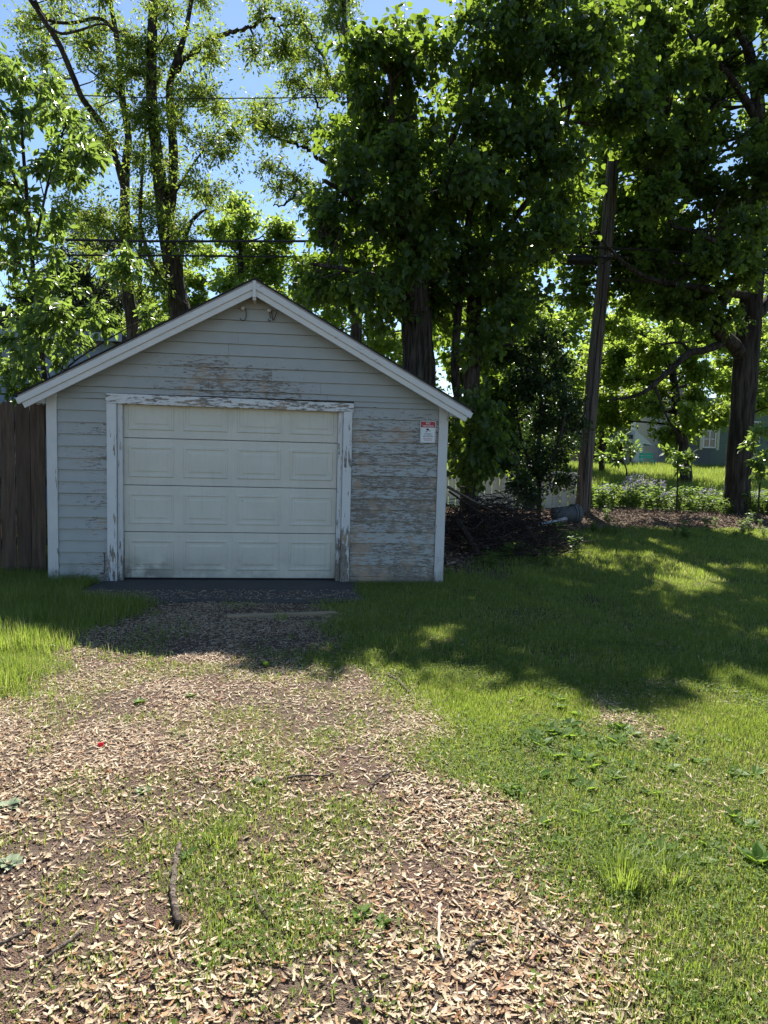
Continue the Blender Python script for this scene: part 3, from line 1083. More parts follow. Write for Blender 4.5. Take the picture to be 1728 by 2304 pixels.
t.crown(cl, 64, 42, 15, .098, DIA_T, DIA_F, LF_LOC, .45, .7, spread=.14, leaf_span=.8)
t.finish()

t = Tree('tall_tree', P(770, 760, 21.5)[:2], 'sparse tree reaching bare crooked limbs leftward from behind the dark crown', 'tree', BARK_D, seed=3)
t.trunk([(770, 640, 21.5, 11.9), (768, 500, 21.5, 11.0), (765, 360, 21.5, 7.9), (755, 200, 21.4, 6.5), (745, 60, 21.2, 5.0), (740, -60, 21, 3.6)], 1.3)
t.limb([(766, 430, 21.5, 5.8), (725, 375, 21.2, 5.0), (695, 348, 21.0, 4.7), (668, 322, 20.8, 4.0), (640, 312, 20.6, 3.6), (605, 300, 20.5, 2.9), (575, 275, 20.4, 2.2), (560, 250, 20.4, 1.4)], wob=.03)
t.limb([(768, 470, 21.5, 5.1), (700, 420, 21.2, 3.6), (665, 395, 21, 3.2), (640, 415, 20.9, 2.9), (615, 440, 20.8, 2.2), (590, 445, 20.8, 1.4)], wob=.03)
t.limb([(750, 190, 21.4, 4.3), (715, 170, 21.0, 3.6), (690, 110, 20.8, 2.9), (660, 60, 20.7, 2.2), (640, 0, 20.6, 1.4)], wob=.03)
t.limb([(695, 348, 21.0, 2.9), (685, 290, 21, 2.5), (690, 230, 21, 2.2), (665, 190, 20.9, 1.4)], wob=.03)
pl = [(690, -30), (760, -30), (770, 300), (690, 300), (630, 320), (560, 330), (540, 260), (600, 180), (640, 120), (660, 20)]
cl = clumps_poly(pl, 52, 21, 1.2, 5, keep=.8) + [(600, 405, 20.8), (575, 350, 20.6), (660, 430, 21), (640, 380, 20.9)]
t.crown(cl, 56, 42, 14, .098, DIA_T, DIA_F, LF_LOC, .45, .7, spread=.14, leaf_span=.8)
t.finish()

# ------------------------------------------------------------------ broad-leaved dark trees right behind the garage
t = Tree('broadleaf_tree', P(907, 900, 13.8)[:2], 'dark broad-leaved tree with a thick furrowed trunk rising behind the garage eave', 'tree', BARK_B, seed=4)
t.trunk([(906, 830, 13.8, 34), (903, 740, 13.8, 33), (898, 640, 13.8, 30), (892, 520, 13.8, 26), (888, 400, 13.8, 22), (884, 260, 13.7, 17), (880, 170, 13.6, 10), (878, 100, 13.5, 5)], 1.4, 18)
t.limb([(900, 660, 13.8, 10), (872, 600, 13.3, 9), (862, 480, 13.0, 8), (850, 340, 12.8, 7), (845, 200, 12.7, 5), (840, 80, 12.6, 3)])
t.limb([(896, 560, 13.8, 10), (820, 480, 13.2, 8), (750, 420, 12.8, 6), (700, 390, 12.6, 4)])
t.limb([(900, 640, 13.8, 9), (820, 600, 13.0, 7), (740, 580, 12.5, 5), (670, 570, 12.3, 3)])
t.limb([(890, 420, 13.8, 9), (960, 330, 13.5, 7), (1010, 220, 13.3, 5), (1030, 120, 13.2, 3)])
t.limb([(890, 330, 13.8, 8), (810, 240, 13.4, 6), (760, 140, 13.2, 4), (740, 50, 13.1, 3)])
pl = [(745, 110), (810, 60), (900, 40), (1010, 30), (1020, 300), (1010, 640), (960, 720), (860, 640), (790, 690), (700, 660), (640, 620), (690, 560), (640, 470), (700, 420), (690, 330), (730, 260)]
cl = clumps_poly(pl, 44, 13.3, 1.3, 6, keep=.60) + [c_ for c_ in clumps_poly(pl, 58, 15.8, 1.2, 66, keep=.32) if c_[1] > 330]  # rear clumps added to block the sun and darken the lower crown
t.crown(cl, 72, 32, 10, .104, HEART_T, HEART_F, LF_BIG, .8, .65, singles=300, spread=.22)
t.finish()

t = Tree('broadleaf_tree', P(1018, 960, 14.6)[:2], 'dark broad-leaved tree with slimmer leaning stems just right of the garage corner', 'tree', BARK_B, seed=5)
t.trunk([(1018, 880, 14.6, 18), (1018, 800, 14.6, 18), (1022, 700, 14.6, 16), (1030, 600, 14.5, 14), (1055, 480, 14.4, 12), (1085, 360, 14.2, 10), (1110, 240, 14, 8), (1130, 110, 13.8, 6), (1140, 0, 13.7, 4)], 1.3)
t.limb([(1010, 930, 14.6, 9), (985, 830, 14.2, 9), (988, 700, 14.0, 9), (1002, 560, 13.8, 8), (1020, 420, 13.7, 7), (1030, 290, 13.6, 5)])
t.limb([(1040, 560, 14.5, 8), (1120, 460, 14.2, 7), (1190, 360, 14, 5), (1230, 240, 13.9, 4), (1250, 100, 13.8, 3)])
t.limb([(1030, 640, 14.6, 8), (1120, 590, 14.2, 6), (1200, 540, 14, 5), (1290, 500, 13.8, 3)])
t.limb([(1085, 360, 14.2, 6), (1160, 280, 13.8, 5), (1240, 220, 13.6, 4), (1310, 160, 13.5, 3)])
t.limb([(1018, 800, 14.6, 6), (1060, 760, 14.0, 5), (1110, 740, 13.8, 3)])
pl = [(1000, -40), (1350, -40), (1350, 60), (1370, 160), (1370, 300), (1330, 420), (1330, 520), (1280, 640), (1180, 600), (1120, 680), (1090, 800), (1110, 880), (1080, 1020), (1000, 1030), (985, 900), (1000, 700), (1010, 400)]
cl = clumps_poly(pl, 44, 13.8, 1.3, 7, keep=.58) + [c_ for c_ in clumps_poly(pl, 58, 16.4, 1.2, 67, keep=.32) if c_[1] > 330]  # deeper clumps put in to keep sun out below the crown top
cl = [c_ for c_ in cl if clear_pole(c_) and not (c_[1] > 760 and random.random() < .25)]
t.crown(cl, 72, 32, 10, .104, HEART_T, HEART_F, LF_BIG, .8, .65, singles=300, spread=.22)
t.finish()

# ------------------------------------------------------------------ big maple at the right
t = Tree('maple_tree', G(1588, 1108)[:2], 'big maple with a thick dark trunk and low crooked limbs beside the flower bed', 'tree', BARK_D, seed=6)
YC = float(t.base[1])
t.trunk([(1592, 1050, YC, 26.9), (1598, 950, YC, 25.2), (1606, 850, YC, 24.4), (1614, 750, YC, 25.2), (1622, 660, YC, 22.7), (1634, 560, YC, 19.3), (1640, 450, YC, 16.8), (1640, 330, YC - .3, 15.1), (1634, 200, YC - .5, 12.6), (1612, 90, YC - .6, 10.1), (1590, -20, YC - .7, 7.6), (1575, -120, YC - .8, 5.0)], 1.35, 18)
t.limb([(1612, 778, YC, 15), (1585, 745, YC - .3, 15), (1556, 722, YC - .6, 14), (1545, 695, YC - .7, 13), (1556, 662, YC - .6, 12), (1582, 615, YC - .5, 10), (1600, 570, YC - .4, 8), (1610, 500, YC - .3, 6)])
t.limb([(1562, 742, YC - .5, 8), (1520, 757, YC - .8, 8), (1490, 762, YC - 1, 7.5), (1462, 785, YC - 1.1, 7), (1430, 815, YC - 1.2, 6), (1395, 845, YC - 1.3, 4.5), (1360, 858, YC - 1.3, 3.5), (1318, 864, YC - 1.3, 2)], sides=8)
t.limb([(1415, 836, YC - 1.2, 3), (1428, 870, YC - 1.2, 2.5), (1446, 910, YC - 1.1, 2), (1480, 960, YC - 1, 1.5)], sides=6)
t.limb([(1490, 760, YC - 1, 4), (1470, 740, YC - 1, 3), (1430, 745, YC - 1.1, 2)], sides=6)
t.limb([(1626, 640, YC, 9), (1560, 630, YC - .8, 8), (1500, 620, YC - 1.3, 7), (1440, 612, YC - 1.6, 6), (1390, 596, YC - 1.8, 5), (1345, 565, YC - 1.9, 4), (1300, 520, YC - 2, 2)])
t.limb([(1640, 420, YC, 9), (1570, 400, YC - .8, 7), (1500, 340, YC - 1.3, 5), (1440, 260, YC - 1.6, 3)])
t.limb([(1636, 260, YC - .4, 9), (1580, 170, YC - .9, 7), (1520, 110, YC - 1.2, 5), (1460, 40, YC - 1.4, 3)])
t.limb([(1620, 120, YC - .6, 7), (1590, 60, YC - 1, 5), (1570, 0, YC - 1.2, 4)], nsub=4)
t.limb([(1625, 690, YC, 14), (1660, 650, YC + .2, 12), (1700, 600, YC + .3, 9), (1740, 520, YC + .3, 6)])
t.limb([(1630, 560, YC, 8), (1560, 530, YC - 1.2, 6), (1500, 500, YC - 1.9, 4), (1450, 490, YC - 2.2, 3)])
pl = [(1330, -40), (1740, -40), (1740, 600), (1640, 570), (1560, 620), (1470, 660), (1380, 620), (1310, 520), (1330, 330), (1330, 220), (1330, 100)]
cl = clumps_poly(pl, 46, YC - .8, 2.4, 8, keep=.66) + [(1500, 680, YC - 1.2), (1440, 650, YC - 1.4), (1570, 690, YC - .8)]
cl = [c_ for c_ in cl if clear_pole(c_)] + clumps_poly([(1190, 420), (1270, 300), (1430, 300), (1450, 620), (1390, 680), (1290, 660), (1190, 640)], 46, 19.2, .9, 88, keep=.7)
t.crown(cl, 58, 29, 16, .105, HEART_T * np.array([1.15, 1, 1.3]), HEART_F, LF_MAP, .45, .6, spread=.2)
t.finish()

# ------------------------------------------------------------------ young tree behind the board fence
t = Tree('young_tree', P(112, 900, 9.9)[:2], 'young tree with large drooping bright leaves behind the brown board fence', 'tree', BARK_L, seed=7)
t.trunk([(100, 860, 9.9, 5.5), (88, 740, 9.9, 5.5), (76, 630, 9.8, 5), (66, 520, 9.8, 4.5), (56, 400, 9.7, 4), (48, 300, 9.6, 3), (42, 180, 9.5, 2)], 1.2, 8)
t.limb([(70, 560, 9.8, 3), (96, 430, 9.6, 2.6), (118, 340, 9.5, 2.2), (150, 260, 9.3, 1.6), (200, 262, 9.2, 1)], sides=6)
t.limb([(76, 640, 9.8, 3), (40, 560, 9.6, 2.4), (10, 520, 9.5, 2)], sides=6)
t.limb([(88, 740, 9.9, 3), (130, 680, 9.7, 2), (190, 640, 9.5, 1.5), (250, 600, 9.5, 1)], sides=6)
t.limb([(86, 720, 9.9, 3), (60, 660, 9.6, 2), (20, 640, 9.5, 1.5)], sides=6)
t.limb([(98, 850, 9.9, 3), (150, 790, 9.7, 2), (230, 735, 9.7, 1.6), (300, 695, 9.8, 1)], sides=6)
t.limb([(60, 450, 9.7, 2.5), (20, 360, 9.5, 2), (-10, 300, 9.4, 1.5)], sides=6)
pl = [(-20, 130), (60, 100), (120, 170), (180, 240), (215, 300), (190, 360), (150, 440), (120, 540), (150, 620), (220, 690), (180, 760), (100, 790), (-20, 800)]
cl = clumps_poly(pl, 44, 9.6, .8, 9, keep=.74)
cl += [(205, 330, 9.3), (255, 585, 9.5), (285, 560, 9.5), (225, 700, 9.6), (320, 690, 9.8), (60, 830, 9.8), (20, 850, 9.8)]
t.crown(cl, 46, 15, 8, .105, LANCE_T * np.array([1.35, 1, 1]), LANCE_F, LF_SAP, .65, .6, singles=300, branch_r=.01, twig_r=.0028)
t.finish()

# ------------------------------------------------------------------ trees further back
def far_tree(name, base_px, Y, label, poly, mat, seed, step=60, size=.2, n_tw=30, lpt=26, T_=BROAD_T, F_=BROAD_F, r_px=12, spread_=2.5, top=None, keep=.9, cat='tree', group=None, lean=0, bark=None):
    bx, by = base_px
    p = P(bx, by, Y)
    tr = Tree(name, p[:2], label, cat, bark or BARK_D, group, seed)
    ys = [q[1] for q in poly]
    topy = min(ys) + (max(ys) - min(ys)) * .15
    tr.trunk([(bx, by - 20, Y, r_px), (bx + lean * .5, (by + topy) / 2, Y, r_px * .75), (bx + lean, topy, Y, r_px * .3)], 1.3, 10)
    tr.crown(clumps_poly(poly, step, Y, spread_, seed, keep=keep), step * .95, n_tw, lpt, size, T_, F_, mat, .3, .6, spread=.3, branch_r=.03)
    tr.finish()
    return tr


far_tree('leafy_tree', (520, 900), 30, 'sunlit bushy green tree beyond the garage ridge', [(405, 520), (470, 455), (560, 438), (625, 480), (655, 560), (700, 640), (680, 740), (540, 760), (400, 740), (395, 620)], LF_SUN, 21, 44, .14)
far_tree('leafy_tree', (330, 900), 32, 'hazy green tree seen between the tall sparse trunks', [(250, 640), (300, 600), (400, 620), (440, 700), (430, 800), (240, 800)], LF_SUN, 22, 44, .14, keep=.85)
far_tree('leafy_tree', (40, 900), 28, 'dark green tree low behind the young leafy tree', [(-30, 650), (60, 620), (160, 590), (250, 650), (270, 760), (200, 850), (-30, 850)], LF_MAP, 23, 44, .14)
far_tree('conifer_tree', (190, 900), 25, 'dark feathery conifer standing behind the slim trunk', [(175, 470), (215, 470), (250, 560), (290, 690), (120, 690), (80, 620), (130, 560)], LF_CON, 24, 40, .16, 30, 22, SLIM_T, SLIM_F, 9)
far_tree('leafy_tree', (800, 980), 34, 'sunlit tree hidden behind the dark broad-leaved crown', [(680, 560), (760, 480), (880, 480), (960, 560), (980, 700), (1000, 900), (700, 850), (650, 700)], LF_SUN, 25, 52, .17, 28, 22)
far_tree('leafy_tree', (1130, 1010), 33, 'pale green tree with a broad trunk beyond the white picket fence', [(1000, 620), (1080, 560), (1180, 560), (1260, 640), (1280, 800), (1270, 960), (1160, 1010), (1020, 1000), (980, 800)], LF_SUN, 26, 52, .17, 28, 22, r_px=17)
far_tree('leafy_tree', (1480, 1030), 26, 'sunlit maple with a dark curved trunk in front of the white house', [(1300, 700), (1380, 655), (1470, 680), (1560, 740), (1600, 820), (1570, 900), (1500, 930), (1440, 950), (1370, 900), (1290, 920), (1270, 800)], LF_SUN, 27, 42, .125, 36, 22, r_px=13, lean=-40)
far_tree('leafy_tree', (1340, 1010), 48, 'distant tree above the tan house roof', [(1260, 720), (1340, 640), (1450, 640), (1500, 720), (1480, 850), (1340, 890), (1260, 860)], LF_SUN, 28, 50, .3, 20, 12, keep=.85)
far_tree('leafy_tree', (1690, 1010), 50, 'distant tree rising over the metal roof', [(1560, 620), (1640, 560), (1740, 560), (1740, 830), (1650, 850), (1580, 800)], LF_SUN, 29, 50, .3, 20, 12, keep=.85)

far_tree('leafy_tree', (1300, 1020), 31, 'light green understory tree right behind the pole', [(1255, 760), (1310, 700), (1380, 690), (1420, 760), (1390, 860), (1330, 930), (1270, 960), (1250, 860)], LF_SUN, 30, 40, .15, 30, 22, r_px=6)
far_tree('leafy_tree', (1600, 1020), 31, 'light green tree half hidden by the big maple trunk', [(1540, 700), (1600, 640), (1680, 660), (1720, 760), (1700, 880), (1640, 900), (1560, 860)], LF_SUN, 35, 42, .15, 28, 22, r_px=6)
far_tree('leafy_tree', (1090, 1000), 24, 'slender leafy tree between the broad-leaved stems and the dark shrub', [(1040, 720), (1120, 660), (1220, 680), (1270, 760), (1240, 860), (1160, 820), (1080, 860)], LF_SUN, 36, 42, .115, 26, 20, r_px=7, keep=.8)

# dark shrub by the pole and vines on the picket fence
t = Tree('evergreen_shrub', P(1165, 1080, 15.6)[:2], 'dense dark shrub beside the leaning pole', 'shrub', BARK_D, seed=31)
t.trunk([(1165, 1060, 15.6, 5), (1165, 980, 15.6, 4), (1168, 880, 15.6, 3), (1165, 740, 15.6, 2)], 1.2, 8)
t.limb([(1165, 1040, 15.6, 4), (1130, 960, 15.3, 3), (1115, 880, 15.2, 2)], sides=6)
t.limb([(1165, 1040, 15.6, 4), (1205, 960, 15.4, 3), (1222, 890, 15.3, 2)], sides=6)
cl = clumps_poly([(1085, 770), (1150, 690), (1215, 720), (1250, 820), (1245, 980), (1220, 1085), (1130, 1092), (1085, 1040), (1075, 900)], 34, 15.5, .8, 32, keep=.8)
t.crown(cl, 40, 36, 12, .075, OVAL_T, OVAL_F, LF_SHR, .3, .8, spread=.3)
t.finish()
t = Tree('vine_shrub', P(1030, 1060, 15.8)[:2], 'broad-leaved vine spilling over the picket fence near the garage corner', 'shrub', BARK_D, seed=33)
t.trunk([(1030, 1050, 15.8, 4), (1035, 980, 15.8, 3), (1045, 900, 15.8, 2)], 1.2, 8)
cl = clumps_poly([(965, 760), (1080, 720), (1110, 940), (1090, 1030), (1000, 1040), (965, 1000)], 36, 15.9, .8, 34, keep=.85)
t.crown(cl, 34, 16, 9, .13, HEART_T, HEART_F, LF_BIG, .6, .6, spread=.3)
t.finish()
for k, (bx, by, Y, pts, lab) in enumerate([
        (1640, 1075, 15.6, [(1640, 1000), (1652, 985), (1632, 940), (1655, 930), (1640, 1020), (1622, 960)], 'thin sapling with bright yellow-green leaves right of the big maple'),
        (1462, 1085, 17.2, [(1462, 990), (1445, 980), (1482, 985), (1468, 1010)], 'thin sapling with bright leaves in the bed left of the big maple'),
        (1350, 1060, 19.0, [(1320, 960), (1345, 950), (1300, 985), (1335, 990), (1365, 975)], 'light green sapling in front of the tan house')]):
    t = Tree('sapling', P(bx, by, Y)[:2], lab, 'sapling', BARK_L, seed=40 + k)
    t.trunk([(bx, by - 12, Y, 1.8), (bx + 2, (by + pts[0][1]) / 2, Y, 1.5), (pts[0][0], pts[0][1], Y, 1)], 1.1, 6)
    t.crown([(x, y, Y + random.uniform(-.2, .2)) for x, y in pts], 20, 10, 6, .13, OVAL_T, OVAL_F, LF_SAP, .15, .4, spread=.2, branch_r=.006, twig_r=.003)
    t.finish()

# ------------------------------------------------------------------ brown board fence left of the garage
FWOOD = M('weathered_brown_fence')
vv = FWOOD.coord('Object', (6, 6, .5))
f1 = FWOOD.noise(vv, 5, 6, .65)
cc = FWOOD.mix(FWOOD.rng(f1, .3, .7), (.075, .052, .037), (.16, .112, .078))
cc = FWOOD.mix(FWOOD.math('MULTIPLY', FWOOD.orand(), .5), cc, (.05, .038, .03))
FWOOD.bump(f1, .4, .004)
FWOOD = FWOOD.fin(cc, .85, .15)
fence = empty('board_fence', tuple(gpt(-1.3, .42, 0)), GAR_YAW)
tag(fence, 'weathered brown dog-ear board fence joined to the garage corner', 'fence')
FX0 = 0.52
bw = .158
for k in range(14):
    x1 = FX0 - k * (bw + .009) - random.uniform(0, .003)
    x0 = x1 - bw
    h = 1.995 + random.uniform(-.012, .018)
    a = Acc()
    tl = random.uniform(-.004, .004)
    a.prism([(x0 - tl, -.1), (x1 - tl, -.1), (x1 + tl, h - .045), (x1 - .04 + tl, h), (x0 + .04 + tl, h), (x0 + tl, h - .045)], -.010, .010)
    a.build('fence_board', FWOOD, fence)
for z in (.35, 1.05, 1.7):
    a = Acc(); a.box((FX0 - 14 * .17, .012, z), (FX0, .05, z + .09)); a.build('fence_rail', FWOOD, fence)
for x in (FX0 - .06, FX0 - 2.3):
    a = Acc(); a.box((x - .045, .052, -.2), (x + .045, .14, 1.9)); a.build('fence_post', FWOOD, fence)

# ------------------------------------------------------------------ blue-grey shed behind the fence
shed = empty('shed', (-8.2, 14.6, float(gz(-8.2, 14.6))), .12)
tag(shed, 'blue-grey board outbuilding with a low dark roof behind the brown fence', 'shed')
SH = plain('shed_paint', (.24, .30, .36), .7, .25, .12)
for k in range(27):
    a = Acc()
    z0 = -.1 + k * .135
    a.prism([(-2.6, z0), (2.6, z0), (2.6, z0 + .133), (-2.6, z0 + .133)], -.012 - .004 * (k % 2), .02)
    a.build('siding_board', SH, shed)
a = Acc(); a.box((-2.6, .021, -.1), (2.6, 3.5, 3.54)); a.build('wall', SH, shed)
a = Acc(); a.prism([(-2.9, 3.46), (2.9, 3.46), (2.9, 3.58), (0, 4.1), (-2.9, 3.58)], -.3, 3.8); a.build('roof', shing, shed)
a = Acc(); a.box((-2.9, -.33, 3.42), (2.9, -.302, 3.58)); a.build('fascia', plain('shed_trim', (.30, .34, .38), .6), shed)

# ------------------------------------------------------------------ leaning utility pole and cables
PW = M('pole_wood')
vv = PW.coord('Object', (9, 9, .35))
f1 = PW.noise(vv, 4, 7, .68)
cr = PW.rng(PW.noise(PW.coord('Object', (14, 14, .22)), 3, 3), .56, .62)
cc = PW.mix(PW.rng(f1, .3, .7), (.075, .06, .05), (.17, .145, .125))
cc = PW.mix(cr, cc, (.03, .025, .022))
PW.bump(PW.math('SUBTRACT', f1, cr), .6, .01)
PW = PW.fin(cc, .9, .1)
pb = G(1259, 1106)
YP = float(pb[1])
pole = empty('utility_pole', tuple(pb))
tag(pole, 'leaning grey wooden utility pole carrying the black cables', 'utility pole')
pp = [(*(pb - np.array([0, 0, .3])), .172)] + [(*P(x, y, YP), r) for x, y, r in ((1264, 1020, .165), (1283, 800, .155), (1303, 600, .145), (1322, 390, .135), (1339, 200, .125), (1352, 60, .118), (1362, -60, .112))]
q = spline(pp, 5)
a = Acc(); a.tube(q[:, :3], q[:, 3], 20, .02); a.build('pole_shaft', PW, pole, pb, True)
STEEL = plain('galvanised_steel', (.32, .33, .34), .45, .4, .1, 20, .8)
BLK = plain('black_cable', (.012, .012, .014), .5, .3)
for x, y in ((1309, 536), (1306, 556), (1338, 212)):
    p = P(x, y, YP - .16)
    a = Acc(); a.tube([p + np.array([0, .1, 0]), p + np.array([0, -.06, 0])], .016, 8); a.tube([p + np.array([0, -.045, 0]), p + np.array([0, -.06, 0])], .03, 8)
    a.build('bolt', STEEL, pole, pb)
a = Acc(); p = P(1300, 620, YP - .15); a.tube(spline([P(1262, 1040, YP - .17), P(1281, 830, YP - .16), P(1300, 640, YP - .15), P(1308, 545, YP - .145)], 6), .012, 6)
a.build('ground_wire', BLK, pole, pb)


def cable(pts, rad, label, name='overhead_cable'):
    w = np.array([P(x, y, Y) for x, y, Y in pts])
    base_ = w[len(w) // 2]
    a_ = Acc(); a_.tube(spline(w, 8), rad, 6)
    o_ = a_.build(name, BLK, None, base_)
    o_.location = base_
    tag(o_, label, 'cable')
    return o_


Yc = YP - .22
cable([(-60, 520, Yc - .3), (110, 518, Yc - .2), (330, 521, Yc - .1), (660, 521, Yc), (1000, 520, Yc), (1309, 536, Yc), (1460, 543, Yc - .2), (1560, 556, Yc - .4), (1760, 590, Yc - .8)], .026, 'thick black cable, upper of the close pair above the garage ridge')
cable([(-60, 549, Yc - .3), (110, 551, Yc - .2), (330, 552, Yc - .1), (700, 555, Yc), (1000, 554, Yc), (1306, 556, Yc), (1400, 560, Yc - .1), (1615, 584, Yc - .4), (1760, 610, Yc - .7)], .020, 'thinner black cable, lower of the close pair above the garage ridge')
cable([(-60, 196, Yc), (100, 203, Yc), (330, 211, Yc), (560, 212, Yc), (900, 208, Yc), (1338, 212, Yc), (1520, 214, Yc - .2), (1760, 236, Yc - .6)], .012, 'single thin black wire high above the paired cables')
# splice closure on the lower cable
a = Acc()
w0, w1 = P(1204, 561, Yc - .03), P(1284, 561, Yc - .03)
ts = np.array([0, .02, .06, .10, .5, .9, .94, .98, 1])
rs = np.array([.03, .05, .095, .115, .118, .115, .095, .05, .03])
a.tube([w0 + (w1 - w0) * k for k in ts], rs, 14)
for k in (.2, .35, .5, .65, .8):
    c0 = w0 + (w1 - w0) * (k - .012); c1 = w0 + (w1 - w0) * (k + .012)
    a.tube([c0, c1], .126, 14)
o = a.build('cable_splice_closure', BLK, None, (w0 + w1) / 2, True); o.location = (w0 + w1) / 2
tag(o, 'bulky black splice closure hanging on the lower cable beside the pole', 'cable closure')

# ------------------------------------------------------------------ low white picket fence behind the brush
WF = plain('chalky_white_paint', (.60, .62, .62), .7, .25, .18, 6, 0, (1, 1, .3))
A_, B_ = P(1000, 1080, 18.3), P(1262, 1100, YP + .45)
dv = (B_ - A_); L_ = np.linalg.norm(dv[:2]); ang = math.atan2(dv[1], dv[0])
wf = empty('picket_fence', (A_[0], A_[1], float(gz(A_[0], A_[1]))), ang)
tag(wf, 'low white board fence half hidden behind the brush pile', 'fence')
nP = int(L_ / .185)
for k in range(-3, nP):
    x0 = k * .185
    wx, wy = A_[0] + math.cos(ang) * x0, A_[1] + math.sin(ang) * x0
    dz = float(gz(wx, wy)) - float(gz(A_[0], A_[1]))
    a = Acc(); hh = .90 + random.uniform(-.02, .02)
    a.prism([(x0, dz - .08), (x0 + .165, dz - .08), (x0 + .165 + random.uniform(-.006, .006), dz + hh), (x0 + random.uniform(-.006, .006), dz + hh)], -.010, .010)
    a.build('picket', WF, wf)
dzB = float(gz(B_[0], B_[1])) - float(gz(A_[0], A_[1]))
for z, yy in ((.74, -.012), (.2, .05)):
    a = Acc()
    a.add([(-.6, yy, z), (L_, yy, z + dzB), (L_, yy, z + dzB + .12), (-.6, yy, z + .12), (-.6, yy - .03, z), (L_, yy - .03, z + dzB), (L_, yy - .03, z + dzB + .12), (-.6, yy - .03, z + .12)],
          np.array([(0, 3, 2, 1), (4, 5, 6, 7), (0, 1, 5, 4), (1, 2, 6, 5), (2, 3, 7, 6), (3, 0, 4, 7)]))
    a.build('fence_rail', WF, wf)

# ------------------------------------------------------------------ houses across the back lawn
def wall_px(x0, x1, y0, y1, Y):
    """left/right X and top/bottom Z of a wall seen at these photo limits at distance Y"""
    return P(x0, (y0 + y1) / 2, Y)[0], P(x1, (y0 + y1) / 2, Y)[0], P((x0 + x1) / 2, y1, Y)[2], P((x0 + x1) / 2, y0, Y)[2]


def house_root(name, x, y, label):
    e = empty(name, (x, y, float(gz(x, y))))
    return tag(e, label, 'house')


GREEN = plain('sage_green_siding', (.13, .175, .14), .7, .25, .08)
WHITE = plain('white_house_paint', (.72, .70, .72), .7, .25, .06)
CREAM = plain('cream_trim', (.52, .50, .36), .6)
TAN = plain('tan_stucco', (.40, .30, .23), .8, .2)
BROWN = plain('brown_boards', (.11, .065, .045), .8, .2)
METAL = plain('pale_metal_roof', (.62, .64, .68), .35, .5, .06, 5, .6)
GLASS = M('window_glass').fin((.03, .035, .04), .08, .6)
GRAYROOF = plain('grey_shingles', (.20, .19, .18), .9, .1, .2, 30)


def window(e, x0, x1, z0, z1, y, frame_mat, mull=1):
    w = Acc(); f = .07
    for lo, hi in (((x0, z0), (x1, z0 + f)), ((x0, z1 - f), (x1, z1)), ((x0, z0 + f), (x0 + f, z1 - f)), ((x1 - f, z0 + f), (x1, z1 - f))):
        w.box((lo[0], y - .07, lo[1]), (hi[0], y - .003, hi[1]))
    for k in range(mull):
        xm = x0 + (x1 - x0) * (k + 1) / (mull + 1)
        w.box((xm - .03, y - .06, z0 + f), (xm + .03, y - .004, z1 - f))
    zm = (z0 + z1) / 2
    w.box((x0 + f, y - .055, zm - .02), (x1 - f, y - .005, zm + .02))
    o_ = w.build('window', frame_mat, e)
    g = Acc(); g.box((x0 + f * .9, y - .03, z0 + f * .9), (x1 - f * .9, y - .002, z1 - f * .9))
    g.build('pane', GLASS, o_)


# green house
YH = 40.0
x0, x1, zb, zt_ = wall_px(1505, 1800, 900, 1016, YH)
e = house_root('green_house', (x0 + x1) / 2, YH, 'sage green clapboard house with a pale metal roof beyond the maple')
bx, bz = (x0 + x1) / 2, float(gz((x0 + x1) / 2, YH))
lx0, lx1 = x0 - bx, x1 - bx
for k in range(36):
    a = Acc(); z0 = -.3 + k * .115
    a.prism([(lx0 + .55 * 0, z0), (lx1, z0), (lx1, z0 + .113), (lx0, z0 + .113)], -.02 + .006 * (k % 2), .03)
    a.build('siding_board', GREEN, e)
a = Acc(); a.box((lx0, .04, -.4), (lx1, 6, 3.9)); a.build('wall', GREEN, e)
a = Acc(); a.box((lx0 - .12, -.06, -.3), (lx0 + .0, .1, 3.9)); a.build('corner_board', CREAM, e)
wx0, wx1, wz0, wz1 = wall_px(1502, 1530, 930, 968, YH)
# entry bay with the pale window left of the siding
bx0, bx1, bz0, bz1 = wall_px(1482, 1534, 905, 1020, YH - .8)
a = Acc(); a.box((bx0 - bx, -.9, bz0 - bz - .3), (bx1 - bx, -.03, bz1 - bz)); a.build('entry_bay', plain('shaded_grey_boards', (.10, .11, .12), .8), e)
window(e, wx0 - bx, wx1 - bx, wz0 - bz, wz1 - bz, -.9, WHITE, 1)
for xx in (wx0 - bx - .16, wx1 - bx + .02):
    a = Acc(); a.box((xx, -1.0, wz0 - bz - .1), (xx + .14, -.902, wz1 - bz + .1)); a.build('window_trim', CREAM, e)
wx0, wx1, wz0, wz1 = wall_px(1608, 1640, 930, 985 - 15, YH)
window(e, wx0 - bx, wx1 - bx, wz0 - bz + .3, wz1 - bz + .5, -.02, WHITE, 0)
rz = P(1640, 875, YH)[2] - bz
a = Acc(); a.prism([(lx0 - .6, rz - .1), (lx1, rz - .1), (lx1, rz + .06), (lx0 - .6, rz + .06)], -.5, 6.3); a.build('eave', CREAM, e)
rp = Acc(); rp.add([(lx0 + 2.2, -.6, rz + .07), (lx1, -.6, rz + .07), (lx1, 3.2, rz + 2.1), (lx0 + 2.6, 3.2, rz + 2.1), (lx0 + 2.2, -.6, rz - .02), (lx1, -.6, rz - .02), (lx1, 3.2, rz + 2.0), (lx0 + 2.6, 3.2, rz + 2.0)],
                   np.array([(0, 1, 2, 3), (7, 6, 5, 4), (0, 4, 5, 1), (3, 2, 6, 7), (0, 3, 7, 4), (1, 5, 6, 2)]))
ro = rp.build('metal_roof', METAL, e)
